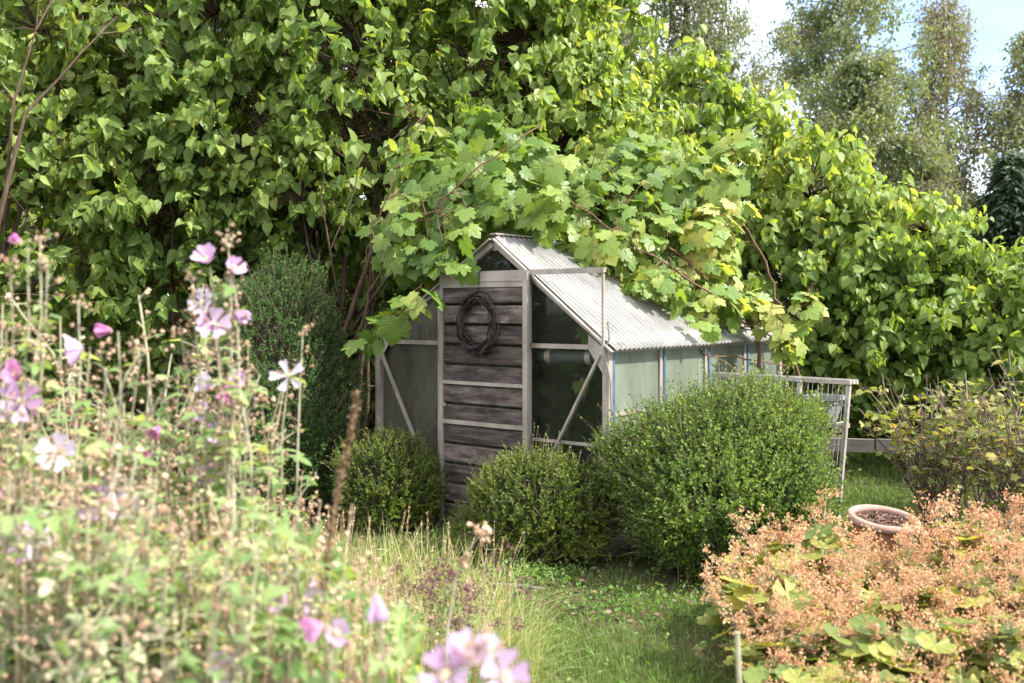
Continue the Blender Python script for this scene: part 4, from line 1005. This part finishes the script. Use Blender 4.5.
def dress(gs,gl,gh,path,nleaf,nbud,lf=.05,f0=.25,buds0=.55,budr=.0053,head=None):
    path=np.asarray(path); K=len(path)
    def at(u):
        x=u*(K-1); i=min(K-2,int(x)); return path[i]+(path[i+1]-path[i])*(x-i)
    for i in range(nleaf):
        u=random.uniform(f0,.93); q=at(u); az=random.uniform(0,2*PI); d=np.array([math.cos(az),math.sin(az),random.uniform(.0,.7)])
        st=q+nrm(d)*random.uniform(.015,.05)*(1.3-u); gs.sticks(q[None],st[None],.0013,.001)
        sz=lf*random.uniform(.55,1.25)*(1.35-.6*u)
        gl.inst(MALLOWLEAF,st[None],(d+[0,0,-.5]+np.random.default_rng(i).normal(0,.2,3))[None],np.array([[random.gauss(0,.3),random.gauss(-.2,.3),1.0]]),np.array([[sz,sz,sz*random.uniform(.5,1.8)]]))
    for i in range(nbud):
        u=buds0+(1-buds0)*random.random()**.8; q=at(u); az=random.uniform(0,2*PI); d=nrm(np.array([math.cos(az),math.sin(az),random.uniform(.2,1.2)]))
        c=q+d*random.uniform(.008,.026); m=random.randint(1,3)
        gs.sticks(q[None],c[None],.0012,.001)
        gh.inst(CALYX,c+jitter(m,.009),jitter(m,1)+[0,0,1.5],jitter(m,1),budr*RNG.uniform(.6,1.25,m))
def mallow_proto(label,hgt,nst,nfl,matleaf,seedmat,group,lf=.05,spread=.16):
    root=thing('mallow_plant',label,'plant',(0,0,0),0,group)
    gs=Geo();gl=Geo();gh=Geo(); fl=[]
    for i in range(nst):
        az=random.uniform(0,2*PI); r=spread*math.sqrt(random.random()); h=hgt*random.uniform(.72,1.0)
        p=stem_path((random.gauss(0,.03),random.gauss(0,.03),0),(r*math.cos(az),r*math.sin(az),h))
        gs.tube(p,np.linspace(.0045,.0018,9),5); dress(gs,gl,gh,p,20,11,lf,.2,.58)
        for _ in range(3):
            q=p[random.randint(4,7)]; a2=random.uniform(0,2*PI); e=q+[.09*math.cos(a2),.09*math.sin(a2),random.uniform(.10,.22)]
            p2=stem_path(q,e,5); gs.tube(p2,np.linspace(.0025,.0013,5),4); dress(gs,gl,gh,p2,8,5,lf*.8,.1,.4)
        fl.append(p)
    gs.build('stem',M['stem'],root); gl.build('foliage',matleaf,root); gh.build('seed_sprays',seedmat,root)
    for i in range(nfl):
        p=fl[i%len(fl)]; q=p[random.randint(5,8)]; az=random.uniform(0,2*PI); q=q+[.03*math.cos(az),.03*math.sin(az),.02]
        flower(root,None,q,np.array([math.cos(az)*.7,-.8,random.uniform(-.1,.6)]),.030,M['petal'],random.uniform(.5,.95))
    return root
def hero(label,flowers,d,extra=(),nleaf=16,nbud=18,seedmat='seed',topx=None):
    """one mallow plant: flowers = [(px,py,dd,size,kind,open,axis)]"""
    px0=np.mean([f[0] for f in flowers]); base=G(px0+random.uniform(-14,14),d)
    root=thing('mallow_plant',label,'plant',base,0,'flowering mallows in the left bed')
    gs=Geo();gl=Geo();gh=Geo()
    tops=[(P(f[0],f[1],d+f[2]),f) for f in flowers]+[(P(x,y,d),None) for x,y in extra]
    for e,f in tops:
        ee=e-(nrm(f[6])*.012 if f else 0)
        p=stem_path(base+[random.gauss(0,.03),random.gauss(0,.03),0],ee,10); gs.tube(p,np.linspace(.0046,.0017,10),5)
        dress(gs,gl,gh,p,nleaf,nbud if f is None else nbud//2,.045,.45,.62 if f is None else .74)
        if f is None:
            gh.inst(CALYX,ee+jitter(6,.010),jitter(6,1)+[0,0,1.5],jitter(6,1),.0058*RNG.uniform(.7,1.2,6))
    gs.build('stem',M['stem'],root,base); gl.build('foliage',M['mallow_leaf'],root,base); gh.build('seed_sprays',M[seedmat],root,base)
    for e,f in tops:
        if f is None: continue
        flower(root,base,e,f[6],f[3]*1.15,M[f[4]],f[5],narrow=f[7] if len(f)>7 else 1.0)
C=np.array
hero('mallow with a wide pale pink flower turned sideways and a pink bud beside it',[(84,348,0,.040,'petal',.55,C([-1,-.35,-.2])),(112,331,0,.028,'petal_pink',.15,C([-1,-.2,.1]))],2.1,[(78,300),(142,345)])
hero('mallow at the left edge with pink and pale flowers one above the other',[(20,374,0,.026,'petal_pink',.5,C([-.3,-.9,.3])),(22,402,.02,.036,'petal',.85,C([.2,-1,.2])),(2,494,0,.028,'petal',.6,C([-.6,-.8,0]))],1.95,[(6,330)])
hero('mallow with two joined white-pink flowers low at the left edge',[(36,536,0,.040,'petal_white',.95,C([.2,-1,.35])),(22,545,-.03,.034,'petal',.8,C([-.4,-.9,.2])),(58,452,.05,.034,'petal_white',.9,C([.1,-1,.2]))],1.9)
hero('mallow whose tall tan head carries pale lilac flowers in front of the hedge',[(208,262,0,.032,'petal',.6,C([-.2,-.6,.8])),(233,270,0,.024,'petal',.6,C([.6,-.6,.5])),(204,303,0,.026,'petal_white',.8,C([-.4,-.9,.3])),(214,325,-.02,.032,'petal',.75,C([.2,-.9,.3])),(234,312,0,.030,'petal',.3,C([.9,-.3,-.4]))],2.2,[(226,236),(192,275),(180,330)],nbud=34)
hero('mallow with one clear white star flower before the dark column bush',[(288,376,0,.035,'petal_white',1.0,C([.05,-1,.15]),.62)],2.45,[(303,330),(262,405)],nbud=16)
hero('mallow with folded white petals and a small pink flower, left of the column bush',[(214,386,0,.036,'petal_white',.45,C([-.6,-.6,.3])),(229,394,-.02,.024,'petal_pink',.7,C([.3,-.9,.2])),(236,380,0,.024,'petal',.6,C([.4,-.8,.4])),(204,412,0,.024,'petal',.7,C([-.3,-.9,.2])),(216,432,0,.022,'petal',.7,C([.1,-1,.1]))],2.3,[(248,345)])
hero('mallow with one pink drooping flower in the middle of the left bed',[(160,427,0,.026,'petal_pink',.35,C([-.3,-.7,-.5])),(150,462,0,.024,'petal_pink',.4,C([-.3,-.8,.3]))],2.2,[(148,380),(168,400)])
hero('mallow with pale flowers clustered low before the red-leaved plant',[(96,504,0,.034,'petal',.85,C([-.2,-.9,.2])),(122,505,0,.032,'petal_white',.8,C([.3,-.9,.2])),(118,488,.03,.026,'petal_white',.8,C([.2,-.9,.4]))],2.1,[(132,470)])
hero('mallow with a pale flower at the dark foot of the column bush',[(204,475,0,.030,'petal',.8,C([-.1,-1,.2])),(213,468,.02,.022,'petal',.7,C([.4,-.8,.3]))],2.3,[(230,455),(272,430)])
hero('mallow with a single round pale flower above the tall grass',[(223,554,0,.022,'petal',.9,C([0,-1,.2])),(221,516,.1,.014,'petal_white',.8,C([0,-1,.2]))],2.4,[(250,500)])
hero('mallow with a small hanging lilac flower left of the brown spike',[(310,577,0,.026,'petal',.25,C([.2,-.5,-.8]))],2.2,[(296,560)],nbud=10)
hero('mallow with a blurred bright pink flower at the bottom, left of the hanging petal',[(322,625,0,.026,'petal_pink',.5,C([-.7,-.6,-.2])),(335,632,.02,.020,'petal',.6,C([.4,-.8,.2]))],1.5,[(350,640)],nbud=8)
hero('mallow with a long folded lilac petal hanging above the bottom edge',[(376,594,0,.034,'petal',.12,C([.15,-.2,-1]))],1.45,[(372,586)],nbud=4,nleaf=6)
hero('nearest mallow with large blurred pale lilac flowers cut by the bottom edge',[(447,676,0,.028,'petal',.85,C([-.3,-.8,.5])),(466,660,.02,.026,'petal',.6,C([.1,-.5,.9])),(502,676,0,.026,'petal',.8,C([.4,-.8,.4])),(486,652,.04,.017,'petal_white',.6,C([.2,-.6,.8]))],1.15,[(485,640)],nbud=6,nleaf=8)
hero('mallow with a withered violet bud at the top left',[(22,243,0,.020,'petal_pink',.1,C([-.6,-.5,.4]))],2.0,[(40,236),(48,262),(10,262)],nbud=26)

def bed():
    S1='tan seeding mallow without open flowers, crowded in the left bed'
    S2='small-flowered pale mallow crowded among seeding stems in the left bed'
    A=[mallow_proto(S1,h,n,0,M[ml],M[sm],'seeding mallows in the left bed',lf*.78) for h,n,ml,sm,lf in ((1.0,4,'mallow_leaf','seed',.05),(.95,4,'mallow_leaf','greenbud',.055),(1.05,3,'mallow_leaf','seed',.045),(.85,5,'pale','greenbud',.055))]
    B=[mallow_proto(S2,h,3,n,M['mallow_leaf'],M['greenbud'],'small-flowered mallows in the left bed',.05) for h,n in ((1.0,3),(.9,2))]
    used=set()
    pts=[]
    for i in range(74):
        d=random.uniform(1.5,4.4); px=random.uniform(-90,300)
        if d>3.4: px=random.uniform(-60,340)
        # the patch falls away to the right
        top=445+ max(0,(px-20))*.30 + abs(random.gauss(0,50))-25
        if px>250: top=max(top,520+ (px-250)*.7)
        h=H-(top-HOR)/F*d
        pts.append((px,d,max(.35,h)))
    for px,top,d in ((18,285,2.4),(44,310,2.2),(64,300,2.6),(90,350,2.3),(128,370,2.5),(172,310,2.4),(188,290,2.6),(222,340,2.5),(246,400,2.4),(140,330,2.9),(8,340,2.7),(268,420,2.6),(110,385,2.2),(296,470,2.6)):
        pts.append((px,d,H-(top-HOR)/F*d))
    for i,(px,d,h) in enumerate(pts):
        pr=A[(0,2)[i%2]] if i>=74 else random.choice(A) if i%7 else random.choice(B)
        hp=1.0
        s=min(1.5,max(.35,h/hp))
        key=pr.name
        if key not in used:
            used.add(key); pr.location=[float(c) for c in G(px,d)]; pr.rotation_euler=(0,0,random.uniform(0,6.28)); pr.scale=(s,)*3
        else: dup(pr,G(px,d),random.uniform(0,6.28),s)
bed()

# leafy undergrowth of the left bed (nobody could count it)
def undergrowth():
    g=Geo(); n=15000
    d=RNG.uniform(1.7,4.9,n); px=RNG.uniform(-120,420,n)
    lim=np.where(px<250, 500+np.maximum(px,0)*.22, 500+(px-250)*.75); top=H-(lim-HOR)/F*d
    ok=top>.08; d,px,top=d[ok],px[ok],top[ok]; n=len(d)
    z=top*RNG.random(n)**.55
    p=np.stack([(px-512)/F*d,d,z],1)
    for tpl,lo,hi,sz in ((LANCE,0,.5,.055),(OVATE,.5,.8,.036),(MALLOWLEAF,.8,1,.04)):
        s=slice(int(lo*n),int(hi*n)); m=len(p[s]); sc=sz*RNG.uniform(.5,1.3,m)
        g.inst(tpl,p[s],jitter(m,.8)+[0,0,.25],jitter(m,.5)+[0,-.2,.8],sc)
    tag(g.build('undergrowth',M['mallow_leaf']),'tangle of light green leaves filling the left bed','undergrowth',kind='stuff')
    g=Geo(); n=4200; d=RNG.uniform(1.7,4.6,n); px=RNG.uniform(-110,400,n)
    lim=np.where(px<250, 455+np.maximum(px,0)*.3, 490+(px-250)*.8); top=H-(lim-HOR)/F*d; ok=top>.1; d,px,top=d[ok],px[ok],top[ok]; n=len(d)
    p=np.stack([(px-512)/F*d,d,0*d],1); hh=top*RNG.uniform(.6,1.05,n)
    e=p+np.stack([RNG.normal(0,.07,n),RNG.normal(0,.07,n),hh],1); m1=(p+e)/2+jitter(n,.02)
    g.sticks(p,m1,.0022,.0018); g.sticks(m1,e,.0018,.001)
    for k in range(3):
        u=RNG.uniform(.75,1,(n,1)); g.inst(BALL,m1+(e-m1)*u+jitter(n,.012),jitter(n,1),jitter(n,1),.0042*RNG.uniform(.5,1.2,n))
    tag(g.build('dry_stalks',M['seed']),'mass of thin dry stalks and seed grains in the left bed','dry stalks',kind='stuff')
undergrowth()

# brown dock spike
def dock():
    d=2.0; base=G(318,d); root=thing('dock_spike','single tall brown dried seed spike standing in front of the small left box bush','dried plant',base)
    g=Geo(); pts=[base,P(308,760,d),P(322,600,d),P(336,500,d),P(350,440,d),P(358,394,d)]; t=np.linspace(0,5,26); pp=np.stack([np.interp(t,np.arange(6),np.array(pts)[:,c]) for c in range(3)],1)
    g.tube(pp,np.linspace(.006,.002,26),6); g.build('stem',M['dryspike'],root,base)
    g=Geo(); m=900; u=RNG.uniform(.36,1,m)**.9; x=u*25; i=np.minimum(24,x.astype(int)); q=pp[i]+(pp[i+1]-pp[i])*(x-i)[:,None]
    r=.013*(1.05-u*.6); q=q+nrm(jitter(m,1))*(r*RNG.random(m)**.5)[:,None]; g.inst(DIAMOND,q,jitter(m,.6)+[0,0,.8],jitter(m,1),.010*RNG.uniform(.6,1.2,m)); g.build('seed_sprays',M['dryspike'],root,base)
    base=G(452,2.2); root=thing('teasel','pale dried flower head on a bent stem above the grass clump','dried plant',base)
    g=Geo(); pp=[base,P(446,640,2.2),P(455,580,2.2),P(464,556,2.2),P(480,534,2.2)]; g.tube(pp,np.linspace(.004,.002,5),5); g.build('stem',M['stem'],root,base)
    g=Geo(); m=34; g.inst(BALL,P(482,533,2.2)+jitter(m,.011),jitter(m,1),jitter(m,1),.006); m=8; g.inst(BALL,P(464,560,2.2)+jitter(m,.008),jitter(m,1),jitter(m,1),.006); g.build('seed_sprays',M['seed'],root,base)
    base=G(738,2.3); root=thing('cut_stake','thin pale cut stalk standing at the bottom edge before the froth','stake',base)
    g=Geo(); g.tube([base,P(740,700,2.3),P(737,632,2.3)],[.008,.0075,.006],7); g.build('stalk',M['stem'],root,base)
dock()

# tall grass clumps
GG='tall grass clumps before the lawn'
def grass_clump(px,d,n,ln,label):
    base=G(px,d); root=thing('grass_clump',label,'grass clump',base,0,GG)
    g=Geo(); b=base+np.stack([RNG.normal(0,.07,n),RNG.normal(0,.06,n),0*np.zeros(n)],1)
    g.blades(b,RNG.random(n)*2*PI,ln*RNG.uniform(.5,1.15,n),RNG.uniform(.25,1.55,n),RNG.uniform(.003,.0055,n),6,1.0); g.build('blades',M['tallgrass'],root,base)
    g=Geo(); m=7; b=base+np.stack([RNG.normal(0,.05,m),RNG.normal(0,.05,m),np.zeros(m)],1); e=b+np.stack([RNG.normal(0,.07,m),RNG.normal(0,.07,m),ln*RNG.uniform(.8,1.15,m)],1)
    g.sticks(b,e,.0018,.001); m2=m*14; u=RNG.uniform(.82,1.02,(m2,1)); q=np.repeat(b,14,0)+(np.repeat(e,14,0)-np.repeat(b,14,0))*u
    g.inst(DIAMOND,q,jitter(m2,.3)+[0,0,1],jitter(m2,1),.012); g.build('grass_ear',M['seed'],root,base)
    return root
grass_clump(486,3.8,520,.40,'arching pale grass clump at the corner of the lawn')
grass_clump(445,4.3,620,.48,'upright pale grass clump left of the one at the lawn corner')
grass_clump(390,4.5,620,.48,'pale grass clump in front of the small left box bush')
GS='pale grass clump in the tangle between the mallows and the lawn'
for px,d in ((340,4.6),(300,4.2),(420,3.7),(465,3.5),(350,3.8),(280,4.7),(385,3.4),(320,3.9),(430,3.3),(480,4.2),(492,3.5)):
    grass_clump(px,d,520,.46,GS)

# purple oregano
OG='oregano plants with dull purple heads'
def oregano(px,d,h,label,n=16):
    base=G(px,d); root=thing('oregano_plant',label,'plant',base,0,OG); gs=Geo();gl=Geo();gh=Geo()
    for i in range(n):
        e=base+[random.gauss(0,.10),random.gauss(0,.10),h*random.uniform(.7,1.05)]; p=stem_path(base+[random.gauss(0,.03),random.gauss(0,.03),0],e,7); gs.tube(p,np.linspace(.002,.0012,7),4)
        m=18; u=RNG.uniform(.3,.9,m); q=np.stack([np.interp(u*6,np.arange(7),p[:,c]) for c in range(3)],1); az=RNG.random(m)*6.28
        gl.inst(OVATE,q,np.stack([np.cos(az),np.sin(az),0*az+.2],1),jitter(m,.3)+[0,0,1],.028*RNG.uniform(.6,1.1,m))
        for k in range(4):
            c=e+jitter(1,.028)[0]*[1,1,.8]; m=16; gh.inst(DIAMOND,c+jitter(m,.009),jitter(m,1)+[0,0,.4],jitter(m,1),.011*RNG.uniform(.7,1.3,m))
    gs.build('stem',M['stem'],root,base); gl.build('foliage',M['fresh'],root,base); gh.build('flower_head',M['oregano'],root,base)
oregano(462,3.1,.56,'oregano with the fullest purple heads, right of the hanging lilac petal')
oregano(432,3.3,.55,'oregano half inside the pale grass beside the fullest purple heads')
oregano(560,2.75,.24,'low oregano at the bottom edge before the lawn')
oregano(250,3.2,.50,'oregano with dark heads low in the left bed under the round pale flower')
oregano(215,2.9,.42,'low oregano at the bottom of the left bed, left of the other oregano')

# red-leaved plant deep in the left bed
def redplant():
    base=G(100,4.9); root=thing('barberry','dark red leaved barberry half hidden behind the mallows','bush',base)
    gs=Geo();gl=Geo()
    for i in range(26):
        e=base+[random.gauss(0,.17),random.gauss(0,.12),random.uniform(.55,.98)]; p=stem_path(base,e,7); gs.tube(p,np.linspace(.004,.0015,7),4)
        m=46; u=RNG.uniform(.3,1,m); q=np.stack([np.interp(u*6,np.arange(7),p[:,c]) for c in range(3)],1)+jitter(m,.03); gl.inst(OVATE,q,jitter(m,1),jitter(m,.5)+[0,0,.8],.045*RNG.uniform(.6,1.2,m))
    gs.build('stem',M['twig'],root,base); gl.build('foliage',M['red'],root,base)
redplant()

# lawn grass, clover, litter
def ground_cover():
    def clear(x,y):
        k=np.ones(len(x),bool)
        for cx,cy,r in ((1.18,5.5,.52),(.13,5.72,.30),(-.80,6.5,.26),(-1.72,7.0,.5)): k&=np.hypot(x-cx,y-cy)>r
        l=np.stack([x,y],1)-C0[:2]; lx=l@XA[:2]; ly=l@YA[:2]; k&=~((np.abs(lx)<W2+.06)&(ly>-.06)&(ly<LEN+.1)); return k
    n=110000; d=3.2+4.6*RNG.random(n)**1.25; px=RNG.uniform(180,900,n); x=(px-512)/F*d; k=clear(x,d); x,d=x[k],d[k]
    # bald patches
    nz=np.sin(x*3.1+1)*np.sin(d*2.7+.5)+.6*np.sin(x*7.3+d*5.1); shade=np.hypot(x-.5,d-5.2)<.6
    k=(RNG.random(len(x))<np.where(nz>.55,.35,.9))&~(shade&(RNG.random(len(x))<.45)); x,d=x[k],d[k]
    g=Geo(); m=len(x); z=.018*np.sin(x*2.1+1)*np.cos(d*1.7)+.012*np.sin(x*5.3)*np.sin(d*4.7+2)
    g.blades(np.stack([x,d,z-.003],1),RNG.random(m)*2*PI,RNG.uniform(.025,.075,m),RNG.uniform(.1,1.25,m),RNG.uniform(.002,.0042,m),2)
    n=22000; d=5.4+6*RNG.random(n); px=RNG.uniform(800,1100,n); x=(px-512)/F*d; m=n
    g.blades(np.stack([x,d,0*x-.01],1),RNG.random(m)*2*PI,RNG.uniform(.04,.13,m),RNG.uniform(.1,1.1,m),RNG.uniform(.004,.008,m),2)
    tag(g.build('grass',M['grass']),'short green lawn grass between the bushes and beds','grass',kind='stuff')
    g=Geo(); n=1900; c=RNG.random(n)
    cx=np.where(c<.30,RNG.normal(.08,.16,n),np.where(c<.65,RNG.normal(.55,.30,n),np.where(c<.85,RNG.normal(.35,.45,n),RNG.normal(-.35,.2,n))))
    cy=np.where(c<.30,RNG.normal(5.25,.10,n),np.where(c<.65,RNG.normal(4.75,.16,n),np.where(c<.85,RNG.normal(4.1,.35,n),RNG.normal(6.0,.2,n)))); k=clear(cx,cy); cx,cy=cx[k],cy[k]; n=len(cx)
    z=RNG.uniform(.01,.075,n); g.inst(OVATE,np.stack([cx,cy,z],1),jitter(n,.7)+[0,0,.1],jitter(n,.35)+[0,0,1],np.stack([RNG.uniform(.018,.034,n),RNG.uniform(.014,.032,n),RNG.uniform(.02,.05,n)],1))
    tag(g.build('ground_weeds',M['fresh']),'low broad-leaved weeds in the lawn and under the bushes','weeds',kind='stuff')
    g=Geo(); n=900; x=RNG.uniform(-1.0,1.5,n); y=RNG.uniform(4.5,6.2,n); k=clear(x,y); x,y=x[k],y[k]; n=len(x); g.inst(OVATE,np.stack([x,y,RNG.uniform(.012,.03,n)],1),jitter(n,1)*[1,1,.2],jitter(n,.3)+[0,0,1],.045*RNG.uniform(.5,1.2,n))
    tag(g.build('leaf_litter',M['chip']),'brown leaf litter on the bare soil under the bushes','leaf litter',kind='stuff')
    base=G(520,5.05); root=thing('fallen_branch','short fallen grey branch lying at the lawn edge under the small box bush','branch',base)
    g=Geo(); g.tube([base+[-.16,.03,.022],base+[-.04,.0,.028],base+[.12,-.02,.018]],[.014,.012,.008],7); g.build('branch_wood',M['fence'],root,base)
ground_cover()

# ------------------------------------------------------------------ sky, sun, camera
SUN_EL, SUN_AZ = math.radians(47), math.radians(108)     # azimuth to the right of the view
def light():
    w=bpy.data.worlds.new('World'); SC.world=w; w.use_nodes=True; nt=w.node_tree; nt.nodes.clear()
    out=nt.nodes.new('ShaderNodeOutputWorld'); bg=nt.nodes.new('ShaderNodeBackground'); bg.inputs['Strength'].default_value=.15
    sky=nt.nodes.new('ShaderNodeTexSky'); sky.sky_type='NISHITA'; sky.sun_disc=False; sky.sun_elevation=SUN_EL; sky.sun_rotation=SUN_AZ; sky.altitude=50; sky.dust_density=.3; sky.ozone_density=2.5; sky.air_density=.38
    tc=nt.nodes.new('ShaderNodeTexCoord'); mp=nt.nodes.new('ShaderNodeMapping'); mp.inputs['Scale'].default_value=(1,1,3.2); mp.inputs['Location'].default_value=(.35,.1,.2)
    nt.links.new(tc.outputs['Generated'],mp.inputs['Vector'])
    n=nt.nodes.new('ShaderNodeTexNoise'); n.inputs['Scale'].default_value=2.6; n.inputs['Detail'].default_value=8; n.inputs['Roughness'].default_value=.58; nt.links.new(mp.outputs[0],n.inputs['Vector'])
    f=ramp(nt,n.outputs['Fac'],[(.36,(0,0,0)),(.52,(1,1,1))])
    nv=nt.nodes.new('ShaderNodeVectorMath'); nv.operation='NORMALIZE'; nt.links.new(tc.outputs['Generated'],nv.inputs[0])
    dt=nt.nodes.new('ShaderNodeVectorMath'); dt.operation='DOT_PRODUCT'; nt.links.new(nv.outputs[0],dt.inputs[0]); dt.inputs[1].default_value=tuple(Vector((.47,1,.40)).normalized())
    gap=ramp(nt,dt.outputs['Value'],[(.955,(1,1,1)),(.990,(.09,.09,.09))])
    f=mixcol(nt,1.0,f,gap,'MULTIPLY')
    c=mixcol(nt,f,sky.outputs[0],(5.4,5.45,5.5))
    nt.links.new(c,bg.inputs['Color']); nt.links.new(bg.outputs[0],out.inputs[0])
    l=bpy.data.lights.new('sun','SUN'); l.energy=3.1; l.angle=math.radians(.6); l.color=(1,.945,.84)
    o=bpy.data.objects.new('sun',l); COL.objects.link(o)
    d=Vector((-math.sin(SUN_AZ)*math.cos(SUN_EL),-math.cos(SUN_AZ)*math.cos(SUN_EL),-math.sin(SUN_EL)))
    o.rotation_euler=d.to_track_quat('-Z','Y').to_euler(); o.location=(6,6,12)
light()
cam=bpy.data.cameras.new('camera'); co=bpy.data.objects.new('camera',cam); COL.objects.link(co)
co.location=(0,0,H); co.rotation_euler=(PI/2,0,0)
cam.sensor_width=36; cam.lens=36*F/1024; cam.shift_y=-(341.5-HOR)/1024
cam.clip_start=.05; cam.clip_end=2000
cam.dof.use_dof=True; cam.dof.focus_distance=6.4; cam.dof.aperture_fstop=cam.lens/1000/.0115
SC.camera=co
SC.render.resolution_x=1024; SC.render.resolution_y=683
SC.view_settings.view_transform='Standard'; SC.view_settings.look='None'; SC.view_settings.exposure=2.18; SC.view_settings.gamma=1
SC.cycles.max_bounces=8; SC.cycles.diffuse_bounces=4; SC.cycles.glossy_bounces=3; SC.cycles.transmission_bounces=6; SC.cycles.transparent_max_bounces=10
SC.cycles.sample_clamp_indirect=6
